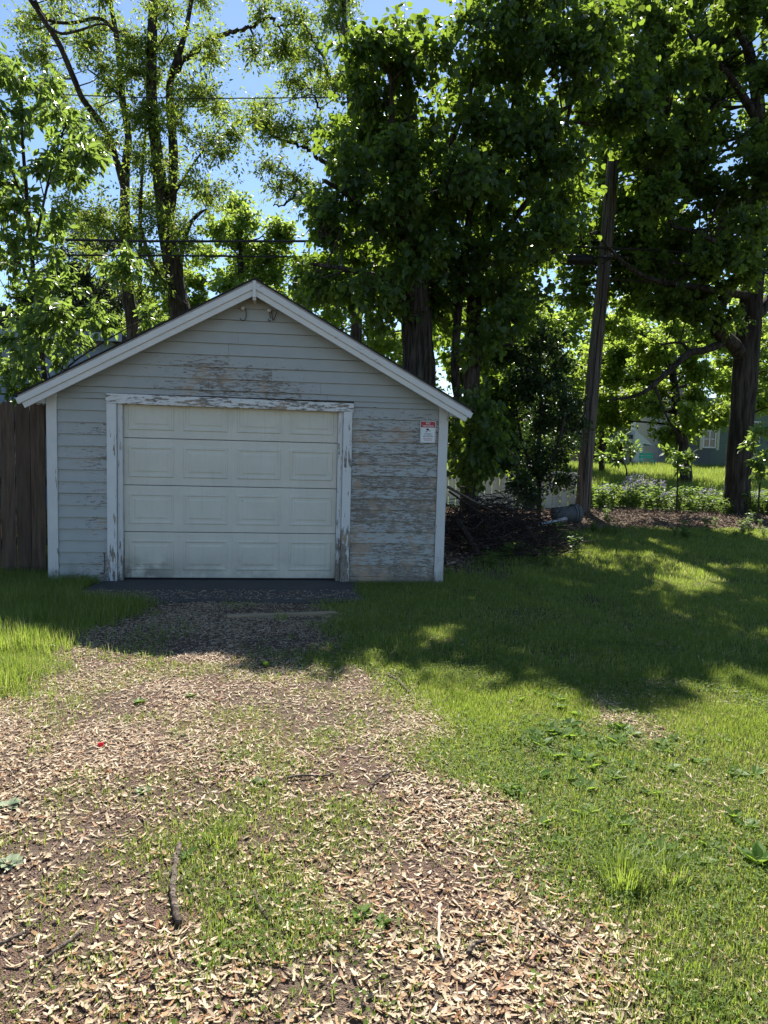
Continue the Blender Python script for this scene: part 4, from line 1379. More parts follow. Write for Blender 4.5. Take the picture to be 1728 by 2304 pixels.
for k in range(10):
    xx = lx0 + 2.6 + k * .42
    if xx > lx1 - .1: break
    a = Acc(); a.tube([(xx, -.6, rz + .085), (xx, 3.2, rz + 2.115)], .022, 5); a.build('roof_seam', METAL, ro)

# white house with a dark arched window
YH2 = 44.0
x0, x1, zb, zt_ = wall_px(1423, 1484, 880, 992, YH2)
e = house_root('white_house', (x0 + x1) / 2, YH2, 'white house wall with a dark arched window beyond the lawn')
bx, bz = (x0 + x1) / 2, float(gz((x0 + x1) / 2, YH2))
top_ = zt_ - bz
a = Acc(); a.box((x0 - bx, 0, -.3), (x1 - bx, 7, top_)); a.build('wall', WHITE, e)
a = Acc(); a.prism([(x0 - bx - .3, top_), (x1 - bx + .3, top_), ((x1 + x0) / 2 - bx, top_ + 1.4)], -.3, 7.3); a.build('roof', GRAYROOF, e)
ax0, ax1, az0, az1 = wall_px(1428, 1447, 938, 966, YH2)
ax0, ax1, az0, az1 = ax0 - bx, ax1 - bx, az0 - bz, az1 - bz
cxm, rr = (ax0 + ax1) / 2, (ax1 - ax0) / 2
arch = [(ax0, az0), (ax1, az0)] + [(cxm + rr * math.cos(math.pi * k / 8), az1 - rr * .3 + rr * math.sin(math.pi * k / 8)) for k in range(9)]
a = Acc(); a.prism(arch, -.03, .02); wo = a.build('window', GLASS, e)
a = Acc()
for k in range(3):
    xx = ax0 + (ax1 - ax0) * (k + 1) / 4
    a.box((xx - .02, -.05, az0), (xx + .02, -.031, az1 - .05))
a.build('mullion', BROWN, wo)
a = Acc(); a.box((x0 - bx - .02, -.06, -.3), (x1 - bx + .02, -.002, .12)); a.build('foundation', plain('grey_block', (.25, .24, .23), .9), e)

# tan house with a porch
YH3 = 42.0
x0, x1, zb, zt_ = wall_px(1255, 1352, 895, 990, YH3)
e = house_root('tan_house', (x0 + x1) / 2, YH3, 'tan and brown house with a dark porch and white gable end behind the pole')
bx, bz = (x0 + x1) / 2, float(gz((x0 + x1) / 2, YH3))
h3 = zt_ - bz
a = Acc(); a.box((x0 - bx, 0, h3 * .55), (x1 - bx, 6, h3)); a.build('upper_wall', TAN, e)
a = Acc(); a.box((x0 - bx, .3, -.4), (x1 - bx, 6, h3 * .55 - .002)); a.build('lower_wall', BROWN, e)
for k in range(12):
    xx = x0 - bx + .1 + k * (x1 - x0 - .2) / 12
    a = Acc(); a.box((xx, .26, -.4), (xx + .14, .298, h3 * .5)); a.build('wall_plank', BROWN, e)
a = Acc(); a.prism([(x0 - bx - .4, h3 * .50), (x1 - bx + .2, h3 * .50), (x1 - bx + .1, h3 * .60), (x0 - bx - .4, h3 * .60)], -1.3, .25); a.build('porch_roof', plain('dark_porch_roof', (.07, .07, .085), .8), e)
a = Acc(); a.box((x0 - bx - .4, -1.34, h3 * .44), (x1 - bx + .2, -1.302, h3 * .52)); a.build('porch_fascia', WHITE, e)
for xx in (x0 - bx + .2, x0 - bx + 1.4, x1 - bx - .1):
    a = Acc(); a.box((xx, -1.25, -.3), (xx + .13, -1.12, h3 * .5)); a.build('porch_post', BROWN, e)
a = Acc(); a.prism([(x0 - bx - .5, h3), (x1 - bx + .5, h3), (x1 - bx - 1, h3 + 1.3), (x0 - bx + 1, h3 + 1.3)], -.5, 6.5); a.build('roof', plain('pale_roof', (.45, .42, .40), .8), e)
gx0, gx1, gz0_, gz1_ = wall_px(1350, 1378, 930, 988, YH3)
a = Acc(); a.prism([(gx0 - bx, -.3), (gx1 - bx - .25, -.3), (gx1 - bx - .25, gz1_ - bz - .75), (gx1 - bx + .3, gz1_ - bz - .85), (gx0 - bx, gz1_ - bz)], -1.6, 1.2); a.build('white_gable', WHITE, e)

# turquoise garden bench
tb = P(1399, 991, 38.5)
e = empty('garden_bench', (tb[0], tb[1], float(gz(tb[0], tb[1]))), .1)
tag(e, 'small turquoise garden bench on the sunny far lawn', 'bench')
TQ = plain('turquoise_paint', (.03, .36, .28), .5, .35)
for k in range(3):
    a = Acc(); a.box((-.38, -.2 + k * .13, .40), (.38, -.09 + k * .13, .43)); a.build('seat_slat', TQ, e)
for k in range(2):
    a = Acc(); a.box((-.38, .20, .55 + k * .16), (.38, .225, .67 + k * .16)); a.build('back_slat', TQ, e)
for sx in (-.34, .30):
    for sy in (-.2, .18):
        a = Acc(); a.box((sx, sy, -.05), (sx + .05, sy + .045, .40 if sy < 0 else .86)); a.build('leg', TQ, e)
# pale path across the far lawn
pa, pbb = G(1370, 1009), G(1440, 1008)
pm = Acc()
pv = []
for k in range(12):
    x = pa[0] - 1 + (pbb[0] - pa[0] + 4) * k / 11
    for yy in (33.6, 34.7):
        pv.append((x, yy, float(gz(x, yy)) + .03))
pm.add(pv, np.array([(2 * k, 2 * k + 2, 2 * k + 3, 2 * k + 1) for k in range(11)]))
tag(pm.build('path', plain('concrete_path', (.42, .40, .36), .9)), kind='structure')

# ------------------------------------------------------------------ grass
GRASS = leaf_mat('grass_blade', (.068, .116, .024), (.155, .205, .042), (.40, .53, .075), .5, .25, .45, (.38, .34, .15))


def fan(n, y0, y1, rng, xl=-.56, xr=.62, margin=.4):
    y = np.sqrt(rng.uniform(y0 * y0, y1 * y1, n))
    x = rng.uniform(0, 1, n) * ((xr - xl) * y + 2 * margin) + xl * y - margin
    return x, y


def blocked(x, y):
    """inside garage, apron"""
    c, s = math.cos(GAR_YAW), math.sin(GAR_YAW)
    dx, dy = x - GAR_X, y - GAR_Y
    u, w = dx * c + dy * s, -dx * s + dy * c
    return ((u > U0 - .02) & (u < U1 + .02) & (w > -.02) & (w < DEP)) | ((u > -.26) & (u < 2.58) & (w > -1.05) & (w <= .1))


def blades(n, y0, y1, seed, h, w, dens=None, near=True, hmul=None):
    r = np.random.default_rng(seed)
    x, y = fan(n, y0, y1, r)
    m = grass_mask(x, y) if dens is None else dens(x, y)
    pat = .15 + 1.45 * fbm(x * 2.9, y * 2.9, 51)
    keep = (r.random(n) < m * pat) & ~blocked(x, y)
    x, y = x[keep], y[keep]
    n = len(x)
    z = gz(x, y) - .006
    hh = h * (.45 + .9 * r.random(n)) * (.6 + .8 * fbm(x * 1.7, y * 1.7, 61))
    if hmul is not None: hh = hh * hmul(x, y)
    az = r.uniform(0, 2 * math.pi, n)
    lean = r.uniform(.15, .95, n)
    d = np.stack([np.cos(az), np.sin(az), np.zeros(n)], 1)
    sd = np.stack([-np.sin(az + r.normal(0, .5, n)), np.cos(az), np.zeros(n)], 1)
    ww = (w * (.6 + .8 * r.random(n)))[:, None]
    b = np.stack([x, y, z], 1)
    up = np.array([0, 0, 1.0])
    H = hh[:, None]
    rn = np.clip(r.random(n) * .86 + .5 * (fbm(x * 1.1, y * 1.1, 71) - .40), 0, .999)
    if near:
        mid = b + H * (.55 * up + .22 * lean[:, None] * d)
        tip = b + H * ((1 - .35 * lean[:, None] ** 2) * up * .92 + .75 * lean[:, None] * d)
        V = np.stack([b - sd * ww, b + sd * ww, mid + sd * ww * .75, mid - sd * ww * .75, tip], 1).reshape(-1, 3)
        k = np.arange(n) * 5
        F = [np.stack([k, k + 1, k + 2, k + 3], 1), np.stack([k + 3, k + 2, k + 4], 1)]
        return V, F, np.repeat(rn, 5)
    tip = b + H * (.9 * up + .55 * lean[:, None] * d)
    V = np.stack([b - sd * ww, b + sd * ww, tip], 1).reshape(-1, 3)
    k = np.arange(n) * 3
    return V, [np.stack([k, k + 1, k + 2], 1)], np.repeat(rn, 3)


def h_var(x, y):
    # longer grass along the left verge
    return 1 + 1.3 * smooth(-1.9, -2.5, x) * smooth(4.0, 5.0, y) * (1 - smooth(8, 9, y)) + .8 * smooth(0.62, 0.8, fbm(x * .9, y * .9, 81))


for nm, args, lab in (
        ('lawn_grass', (200000, 1.6, 3.6, 1, .038, .0017, None, True, h_var), 'sunlit short grass growing thickest at the foot of the tall tuft'),
        ('lawn_grass', (250000, 3.6, 5.2, 5, .040, .0021, None, False, h_var), 'sunlit short grass between the tall tuft and the tree shade'),
        ('lawn_grass', (330000, 5.2, 9.2, 2, .050, .0030, None, False, h_var), 'shaded mown grass in front of and beside the garage'),
        ('lawn_grass', (260000, 9.2, 15.0, 3, .065, .005, None, False, None), 'dappled mown grass running back to the mulch')):
    V, F, rn = blades(*args)
    o = link(nm, np_mesh(nm, V, F, GRASS, rn))
    tag(o, lab, 'grass', kind='stuff')


def far_dens(x, y):
    return smooth(18.3, 19.5, y) * (x > 3.5)


V, F, rn = blades(420000, 18, 40, 4, .30, .014, far_dens, False)
tag(link('meadow_grass', np_mesh('meadow_grass', V, F, GRASS, rn)), 'tall bright grass on the sunny lawn behind the flower bed', 'grass', kind='stuff')

# clover and tiny weeds
r = np.random.default_rng(91)
x, y = fan(150000, 1.6, 6.5, r)
mk = grass_mask(x, y)
k = (r.random(len(x)) < mk * smooth(.40, .62, fbm(x * 2.2, y * 2.2, 92)) * .75 + .02 * (mk > .05)) & ~blocked(x, y)
x, y = x[k], y[k]
n = len(x)
az = r.uniform(0, 6.28, n)
pos = np.stack([x, y, gz(x, y) + r.uniform(.004, .035, n)], 1)
V, F, rn = leaf_geo(BROAD_T, BROAD_F, pos, np.stack([np.cos(az), np.sin(az), r.uniform(-.2, .5, n)], 1),
                    np.stack([r.normal(0, .4, n), r.normal(0, .4, n), np.ones(n)], 1), r.uniform(.009, .022, n))
CLOV = leaf_mat('clover_leaf', (.07, .125, .022), (.12, .18, .035), (.34, .48, .06), .6, .15, .45)
tag(link('clover', np_mesh('clover', V, [F], CLOV, rn)), 'low clover and small weeds scattered through the turf', 'clover', kind='stuff')

# ------------------------------------------------------------------ fallen maple seeds
SEED_T = np.array([1, 1, .55]) * np.array([(0, 0, .10), (-.10, .10, .13), (-.06, .25, .06), (-.13, .55, .03), (-.10, .85, .10), (.04, 1, .16), (.12, .80, .06), (.09, .45, -.01), (.07, .22, .04), (.09, .08, .11)])
SEED_F = np.array([(0, 9, 8, 2), (2, 8, 7, 3), (3, 7, 6, 4)])
SEED_F = np.array([(0, 9, 2, 1), (9, 8, 2, 2)])
SEED_F = [np.array([(0, 9, 8, 2), (2, 8, 7, 3), (3, 7, 6, 4)]), np.array([(0, 2, 1), (4, 6, 5)])]
sm = M('dry_seed_wing')
rr_ = sm.math('FRACT', sm.math('ADD', sm.attr(), sm.orand()))
cc = sm.mix(rr_, (.30, .225, .145), (.68, .56, .37))
cc = sm.mix(sm.rng(rr_, .66, .80), cc, (.36, .22, .12))
cc = sm.mix(sm.rng(rr_, .88, .94), cc, (.24, .11, .045))
sm.fin(cc, .55, .3)
tr_ = sm.n('ShaderNodeBsdfTranslucent'); tr_.inputs['Color'].default_value = (.55, .40, .20, 1)
mx = sm.n('ShaderNodeMixShader'); mx.inputs[0].default_value = .18
sm.l(sm.bsdf.outputs[0], mx.inputs[1]); sm.l(tr_.outputs[0], mx.inputs[2]); sm.l(mx.outputs[0], sm.out.inputs['Surface'])
SEEDM = sm.m
r = np.random.default_rng(101)
x, y = fan(230000, 1.6, 8.0, r)
gm_ = grass_mask(x, y)
pat = smooth(.30, .62, fbm(x * 1.9, y * 1.9, 111))
heap = np.exp(-(((x - .42) / .35) ** 2 + ((y - 2.1) / .35) ** 2))
dn = (1 - .8 * gm_) * (.35 + .65 * pat) * (1 - smooth(.9, 1.0, gm_)) * (1 - .75 * smooth(.5, .8, gm_) * (x > .3)) + gm_ * .07 * (1 + (y < 3.5)) + heap * .6
on_ap = blocked(x, y)
k = (r.random(len(x)) < np.where(on_ap, .17, dn * .92)) & (np.where(on_ap, y < 7.75 + .127 * (x + 1.5), y < 7.2))
x, y = x[k], y[k]
n = len(x)
az = r.uniform(0, 6.28, n)
sz = .019 + .032 * r.random(n) ** 1.5
pos = np.stack([x, y, np.where(blocked(x, y), .015, gz(x, y)) + r.uniform(.001, .010, n)], 1)
dr = np.stack([np.cos(az), np.sin(az), r.normal(0, .16, n)], 1)
up = np.stack([r.normal(0, .28, n), r.normal(0, .28, n), np.ones(n)], 1)
px, py, dd = project(pos)
on = (px > 10) & (px < 1650) & (py > 60) & (py < 2200)
idx = np.argsort(-np.where(on, sz / dd, 0))[:300]
mk = np.ones(n, bool); mk[idx] = False
xx, yy_, zz_ = leaf_frames(dr[idx], up[idx])
smesh = np_mesh('fallen_seed', SEED_T, SEED_F, SEEDM)
for q, i in enumerate(idx):
    o = bpy.data.objects.new('fallen_seed', smesh); COL.objects.link(o)
    mt = Matrix.Identity(4)
    for a_ in range(3):
        mt[a_][0], mt[a_][1], mt[a_][2], mt[a_][3] = xx[q][a_] * sz[i], yy_[q][a_] * sz[i], zz_[q][a_] * sz[i], pos[i][a_]
    o.matrix_basis = mt
    tag(o, 'dry tan winged maple seed lying on the drive', 'seed', 'fallen maple seeds on the drive')
def seeds(sel, tmpl):
    pr_ = [leaf_geo(tmpl, f, pos[sel], dr[sel], up[sel], sz[sel], r.random(sel.sum())) for f in SEED_F]
    return pr_[0][0], [q_[1] for q_ in pr_], pr_[0][2]


kind_ = np.where(y > 3.4, 9, r.integers(0, 4, n))
Vs, Fs3, Fs4, Rs, off_ = [], [], [], [], 0
for q_ in range(4):
    tm = SEED_T * np.array([[1, 1, 1], [1.35, .8, 1.8], [.75, 1.1, .4], [-1.1, .65, 2.2]][q_])
    tm = tm + np.c_[[0, .10, -.06, .16][q_] * tm[:, 1] ** 2, np.zeros(len(tm)), [0, .15, -.05, .3][q_] * (tm[:, 1] - .5) ** 2]
    v_, f_, r_s = seeds(mk & (kind_ == q_), tm)
    Vs.append(v_); Fs4.append(f_[0] + off_); Fs3.append(f_[1] + off_); Rs.append(r_s); off_ += len(v_)
fs_ = kind_ == 9
FAR_T = np.array([(0, 0, .05), (-.13, .5, .02), (.02, 1, .08), (.12, .45, .0)])
v_, f_, r_s = leaf_geo(FAR_T, DIA_F, pos[fs_ & mk], dr[fs_ & mk], up[fs_ & mk], sz[fs_ & mk])
Vs.append(v_); Fs4.append(f_ + off_); Rs.append(r_s)
parts = [(np.concatenate(Vs), np.concatenate(Fs4)), (None, np.concatenate(Fs3))]
rn = np.concatenate(Rs)
tag(link('seed_litter', np_mesh('seed_litter', parts[0][0], [p_[1] for p_ in parts], SEEDM, rn)), 'carpet of dry tan winged seeds covering the gravel drive', 'seed litter', kind='stuff')

# twig crumbs and dead leaf bits
r = np.random.default_rng(117)
x, y = fan(16000, 1.6, 7.0, r)
k = (r.random(len(x)) < .75 - .5 * grass_mask(x, y)) & ~blocked(x, y)
x, y = x[k], y[k]; n = len(x)
az = r.uniform(0, 6.28, n)
TW_T = np.array([(-.035, 0, 0), (.035, 0, 0), (.05, .5, .05), (.03, 1, .02), (-.03, 1, .02), (-.02, .5, .05)])
V, F, rn = leaf_geo(TW_T, np.array([(0, 1, 2, 5), (5, 2, 3, 4)]), np.stack([x, y, gz(x, y) + r.uniform(.002, .012, n)], 1), np.stack([np.cos(az), np.sin(az), r.normal(0, .12, n)], 1), np.stack([r.normal(0, .4, n), r.normal(0, .4, n), np.ones(n)], 1), r.uniform(.015, .08, n) * r.uniform(.4, 1, n))
cm_ = M('dead_bits'); ra = cm_.attr()
BITS = cm_.fin(cm_.mix(ra, (.05, .034, .024), (.24, .15, .09)), .8, .2)
tag(link('twig_litter', np_mesh('twig_litter', V, [F], BITS, rn)), 'fine dark twig crumbs and bark bits among the seeds', 'twig litter', kind='stuff')

# pebbles of the drive
r = np.random.default_rng(121)
x, y = fan(40000, 1.6, 4.6, r)
k = (r.random(len(x)) < (1 - grass_mask(x, y)) * smooth(.35, .6, fbm(x * 1.3, y * 1.3, 122))) & ~blocked(x, y)
x, y = x[k], y[k]; n = len(x)
O_T = np.array([(1, 0, 0), (0, 1, 0), (-1, 0, 0), (0, -1, 0), (.1, .1, .7), (-.1, 0, -.7)])
O_F = np.array([(0, 1, 4), (1, 2, 4), (2, 3, 4), (3, 0, 4), (1, 0, 5), (2, 1, 5), (3, 2, 5), (0, 3, 5)])
az = r.uniform(0, 6.28, n)
V, F, rn = leaf_geo(O_T, O_F, np.stack([x, y, gz(x, y) + .001], 1), np.stack([np.cos(az), np.sin(az), r.normal(0, .3, n)], 1), np.stack([r.normal(0, .3, n), r.normal(0, .3, n), np.ones(n)], 1), r.uniform(.003, .007, n) * (1 + 1.2 * (r.random(n) > .96)))
pm_ = M('red_brown_gravel'); ra = pm_.attr()
PEB = pm_.fin(pm_.mix(ra, (.11, .062, .045), (.36, .25, .19)), .85, .2)
tag(link('gravel', np_mesh('gravel', V, [F], PEB, rn)), 'reddish brown gravel of the drive under the seeds', 'gravel', kind='stuff')

# wood chips and dead leaves under the trees
r = np.random.default_rng(131)
x, y = fan(60000, 9, 18.5, r)
k = (r.random(len(x)) < mulch_mask(x, y)) & ~blocked(x, y)
x, y = x[k], y[k]; n = len(x)
az = r.uniform(0, 6.28, n)
V, F, rn = leaf_geo(LANCE_T * np.array([1.3, 1, 2]), LANCE_F, np.stack([x, y, gz(x, y) + r.uniform(.005, .04, n)], 1), np.stack([np.cos(az), np.sin(az), r.normal(0, .3, n)], 1), np.stack([r.normal(0, .5, n), r.normal(0, .5, n), np.ones(n)], 1), r.uniform(.04, .10, n))
ch = M('wood_chips'); ra = ch.attr()
CHIP = ch.fin(ch.mix(ra, (.07, .045, .03), (.34, .25, .18)), .8, .2)
tag(link('mulch', np_mesh('mulch', V, [F], CHIP, rn)), 'brown wood chips and dead leaves under the trees', 'mulch', kind='stuff')

# ------------------------------------------------------------------ sticks on the ground
STICK_D = bark_mat('stick_bark', (.10, .08, .065), (.34, .27, .22), 30, .3)
STICK_L = plain('bleached_stick', (.42, .34, .25), .7)


def stick(px, r0, r1, label, mat=STICK_D, lift=.018, name='fallen_stick', arch=0.0):
    w = np.array([G(*p) for p in px])
    w = spline(w, 5)
    t_ = np.linspace(0, 1, len(w))
    w[:, 2] = np.array([float(gz(p[0], p[1])) for p in w]) + lift + arch * np.sin(t_ * math.pi)
    w[1:-1, :2] += RNG.normal(0, .0025, (len(w) - 2, 2))
    base_ = w[len(w) // 2]
    a_ = Acc(); a_.tube(w, np.linspace(r0, r1, len(w)), 8, .12)
    o_ = a_.build(name, mat, None, base_, True); o_.location = base_
    return tag(o_, label, 'stick')


stick([(388, 1832), (381, 1862), (376, 1905), (374, 1950), (380, 1978), (386, 2004)], .010, .012, 'crooked grey-brown stick lying lengthwise in the green strip')
stick([(952, 1965), (948, 2010), (950, 2050), (958, 2085)], .006, .004, 'straight bleached stick among the seeds near the lawn edge', STICK_L)
stick([(800, 1712), (812, 1694), (830, 1682), (852, 1674)], .006, .005, 'short dark curved stick on the drive beside the green strip')
stick([(836, 1462), (858, 1474), (874, 1490), (884, 1502)], .010, .007, 'dark bent stick at the shaded edge of the lawn')
stick([(178, 2022), (150, 2045), (110, 2072), (92, 2084)], .007, .004, 'dark straight twig beside the forked twig on the left of the drive')
stick([(0, 2052), (40, 2032), (70, 2010), (92, 1985)], .006, .003, 'dark twig rising to a fork on the left of the drive')
stick([(620, 1688), (660, 1682), (690, 1684), (720, 1678)], .006, .004, 'thin dark twig at the upper end of the green strip')
stick([(1052, 1850), (1070, 1866), (1082, 1884)], .004, .003, 'short pale twig at the lawn edge above the seed heap', STICK_L)
stick([(1010, 2070), (1022, 2052), (1048, 2042)], .007, .006, 'short thick dark stick among the heaped seeds')
stick([(548, 1935), (560, 1965), (576, 1995)], .005, .004, 'thin grey twig beside the grass tuft in the strip')
stick([(1150, 1990), (1180, 2020), (1225, 2048)], .004, .003, 'thin dark twig crossing the seeds beside the lawn')

# weathered plank in front of the apron
p0, p1 = G(490, 1334), G(727, 1327)
base_ = (p0 + p1) / 2
dv = p1 - p0
a = Acc(); L_ = np.linalg.norm(dv[:2])
a.box((-L_ / 2, -.045, 0), (L_ / 2, .045, .038))
o = a.build('plank', plain('bare_lumber', (.34, .25, .15), .7, .25, .2, 8, 0, (.3, 8, 8)), None)
o.location = (base_[0], base_[1], float(gz(base_[0], base_[1])) - .014); o.rotation_euler = (0, 0, math.atan2(dv[1], dv[0]))
bevel_obj(o, .004)
tag(o, 'bare yellowish plank lying across the drive in front of the apron', 'plank')

# red bottle cap and white scrap
p = G(217, 1613)
a = Acc(); a.tube([(0, 0, 0), (0, 0, .004), (0, 0, .012), (0, 0, .016)], [.016, .017, .015, .011], 14)
o = a.build('bottle_cap', flat('red_plastic', (.62, .015, .02), .35)); o.location = (p[0], p[1], p[2] + .006); o.rotation_euler = (.9, .2, .5)
tag(o, 'small bright red bottle cap on the seed-covered drive', 'bottle cap')
p = G(106, 1400)
a = Acc()
g_ = np.array([[(i * .02, j * .018, .012 * math.sin(i * 2.1 + j)) for j in range(4)] for i in range(5)]).reshape(-1, 3)
ff = [(i * 4 + j, i * 4 + 4 + j, i * 4 + 5 + j, i * 4 + 1 + j) for i in range(4) for j in range(3)]
a.add(g_ - np.array([.04, .027, -.018]), np.array(ff))
o = a.build('paper_scrap', flat('white_paper', (.7, .7, .72), .7)); o.location = (p[0], p[1], p[2] + .004)
tag(o, 'crumpled white paper scrap at the edge of the left verge', 'paper')

# ------------------------------------------------------------------ weeds and tufts
WEED = leaf_mat('weed_leaf', (.06, .12, .022), (.11, .19, .035), (.30, .46, .05), .5, .25, .45)
GREYW = leaf_mat('woolly_leaf', (.20, .25, .15), (.31, .36, .24), (.25, .32, .2), .7, .15, .25)


def rosette(name, px, n_l, size, mat, label, cat='weed', group=None, rise=.35, T_=OVAL_T, seed=0):
    p_ = G(*px)
    r_ = np.random.default_rng(seed)
    e_ = empty(name, tuple(p_))
    tag(e_, label, cat, group)
    lm = np_mesh('leaf', T_, [OVAL_F], mat)
    for q in range(n_l):
        az_ = q * 2.4 + r_.uniform(-.4, .4)
        el = rise * r_.uniform(.2, 1.3)
        y_ = np.array([math.cos(az_) * math.cos(el), math.sin(az_) * math.cos(el), math.sin(el)])
        x_, y2, z_ = leaf_frames(y_[None], np.array([[0, 0, 1.0]]) + r_.normal(0, .2, (1, 3)))
        s_ = size * r_.uniform(.6, 1.15)
        o_ = bpy.data.objects.new('leaf', lm); COL.objects.link(o_); o_.parent = e_
        mt_ = Matrix.Identity(4)
        for a_ in range(3):
            mt_[a_][0], mt_[a_][1], mt_[a_][2] = x_[0][a_] * s_, y2[0][a_] * s_, z_[0][a_] * s_
        mt_[2][3] = .004
        o_.matrix_basis = mt_
    return e_


rosette('woolly_weed', (18, 1742), 22, .055, GREYW, 'silvery grey-green woolly weed, the upper of two at the left of the drive', seed=1)
rosette('woolly_weed', (18, 1868), 22, .055, GREYW, 'silvery grey-green woolly weed, the lower of two at the left of the drive', seed=2)
rosette('small_weed', (575, 1440), 5, .075, WEED, 'small upright bright weed on the drive by the shadow edge', rise=1.0, seed=3)
rosette('small_weed', (300, 1517), 9, .06, WEED, 'flat green weed patch on the drive below the shadow', seed=4)
rosette('small_weed', (410, 1505), 7, .06, WEED, 'dull green weed on the drive beside the flat weed patch', seed=5)
rosette('small_weed', (562, 1692), 11, .05, WEED, 'leafy green weed at the top of the green strip', seed=6)
rosette('small_weed', (308, 1712), 12, .045, GREYW, 'greyish leafy weed at the left tip of the green strip', seed=7)
rosette('small_weed', (826, 1996), 14, .042, WEED, 'dark leafy weed among the seeds right of the green strip', seed=8)
rosette('small_weed', (775, 1978), 6, .05, WEED, 'tiny dark weed close to the leafy one in the seeds', seed=9)
rosette('small_weed', (400, 1850), 6, .05, WEED, 'small green weed at the upper end of the crooked stick', seed=10)
rosette('dock_weed', (1640, 1868), 12, .12, WEED, 'broad-leaved dock plant in the sunny lawn', rise=.7, seed=11)
r = np.random.default_rng(141)
cnt = 0
for q in range(70):
    px_ = (r.normal(1230, 95), r.normal(1610, 60)) if q < 45 else (r.uniform(1150, 1640), r.uniform(1560, 1900))
    if px_[0] > 1640 or px_[1] < 1500: continue
    rosette('plantain', px_, int(r.integers(5, 9)), r.uniform(.045, .085), WEED, 'broad-leaved plantain growing in the sunny lawn', 'weed', 'plantains in the lawn', .5, seed=200 + q)


def tuft(px, n, h, label, spread=.06, seed=0):
    p_ = G(*px)
    r_ = np.random.default_rng(seed)
    a_ = Acc()
    for q in range(n):
        az_ = r_.uniform(0, 6.28); rad_ = spread * r_.random() ** .6
        b_ = np.array([math.cos(az_) * rad_, math.sin(az_) * rad_, -.01])
        d_ = np.array([math.cos(az_ + r_.normal(0, .5)), math.sin(az_ + r_.normal(0, .5)), 0])
        hh = h * r_.uniform(.35, 1.1); ln = r_.uniform(.2, 1.2)
        sd_ = np.array([-d_[1], d_[0], 0]) * .002
        m_ = b_ + hh * (np.array([0, 0, .55]) + .22 * ln * d_); t__ = b_ + hh * (np.array([0, 0, 1 - .35 * ln]) + .6 * ln * d_)
        a_.add([b_ - sd_, b_ + sd_, m_ + sd_ * .8, m_ - sd_ * .8, t__], [np.array([(0, 1, 2, 3)]), np.array([(3, 2, 4)])], r_.random() * .8)
    o_ = a_.build('grass_tuft', GRASS); o_.location = tuple(p_)
    tag(o_, label, 'grass tuft')


tuft((1345, 1905), 260, .17, 'tall dark green grass tuft at the sunny lawn edge', .09, 1)
tuft((1440, 1890), 110, .17, 'loose grass tuft just right of the tall dark one', .10, 2)
tuft((480, 1815), 90, .10, 'yellow-green grass tuft in the middle of the strip', .07, 3)
tuft((575, 1850), 50, .09, 'thin grass tuft beside the grey twig in the strip', .04, 4)
tuft((1460, 1300), 120, .20, 'lone sunlit grass tuft in the shaded lawn', .10, 5)
tuft((960, 1285), 60, .12, 'sunlit grass tuft at the right corner of the garage', .08, 6)
tuft((40, 1400), 160, .24, 'long pale grass on the left verge by the shadow', .22, 7)
tuft((20, 1470), 160, .20, 'long bright grass lower on the left verge', .22, 8)
tuft((612, 1338), 60, .11, 'grass growing over the middle of the plank', .10, 14)
tuft((860, 1262), 50, .12, 'grass sprouting under the right-hand clapboards', .16, 11)
tuft((925, 1262), 40, .10, 'small grass sprouts beside the right corner board', .10, 12)
tuft((165, 1252), 50, .12, 'grass sprouting under the left-hand clapboards', .12, 13)
tuft((730, 1255), 60, .14, 'grass sprouting at the foot of the right door casing', .08, 9)
tuft((205, 1262), 60, .14, 'grass sprouting at the foot of the left door casing', .10, 10)

# ------------------------------------------------------------------ brush pile between garage and pole
DRY = bark_mat('dead_branch_bark', (.035, .026, .022), (.12, .085, .07), 20, .3)
bc = np.array([1.9, 12.3]); bz0 = float(gz(*bc))
a = Acc(); r = np.random.default_rng(151)
for q in range(620):
    rr = r.random() ** .6
    th = r.uniform(0, 6.28)
    cx, cy = bc[0] + math.cos(th) * rr * 1.15, bc[1] + math.sin(th) * rr * 1.9
    zz = float(gz(cx, cy)) + r.uniform(.02, 1) * .85 * max(0, 1 - rr ** 1.6) + .03
    L = r.uniform(.3, 1.3)
    az = r.uniform(0, 6.28); el = r.normal(-.05, .28)
    d_ = np.array([math.cos(az) * math.cos(el), math.sin(az) * math.cos(el), math.sin(el)]) * L / 2
    c_ = np.array([cx, cy, zz])
    pts = np.array([c_ - d_, c_ - d_ * .3 + r.normal(0, .05, 3), c_ + d_ * .4 + r.normal(0, .06, 3), c_ + d_ + r.normal(0, .05, 3)])
    pts[:, 2] = np.maximum(pts[:, 2], gz(pts[:, 0], pts[:, 1]) + .01)
    cg = gar.location
    u_ = (pts[:, 0] - GAR_X) * math.cos(GAR_YAW) + (pts[:, 1] - GAR_Y) * math.sin(GAR_YAW)
    if u_.min() < U1 + .06: continue
    r0 = r.uniform(.003, .010) * (1 if r.random() < .9 else 2)
    a.tube(spline(pts, 3), np.linspace(r0, r0 * .4, 10), 4, 0, False)
o = a.build('brush_pile', DRY, None, (bc[0], bc[1], bz0)); o.location = (bc[0], bc[1], bz0)
tag(o, 'tangled heap of dead brown brush between the garage corner and the pole', 'brush pile', kind='stuff')


def branch3(pts, r0, r1, label, mat=DRY, name='dead_branch', cat='branch'):
    w = spline(np.array(pts), 6)
    base_ = w[0].copy()
    a_ = Acc(); a_.tube(w, np.linspace(r0, r1, len(w)), 8, .1)
    o_ = a_.build(name, mat, None, base_, True); o_.location = base_
    return tag(o_, label, cat)


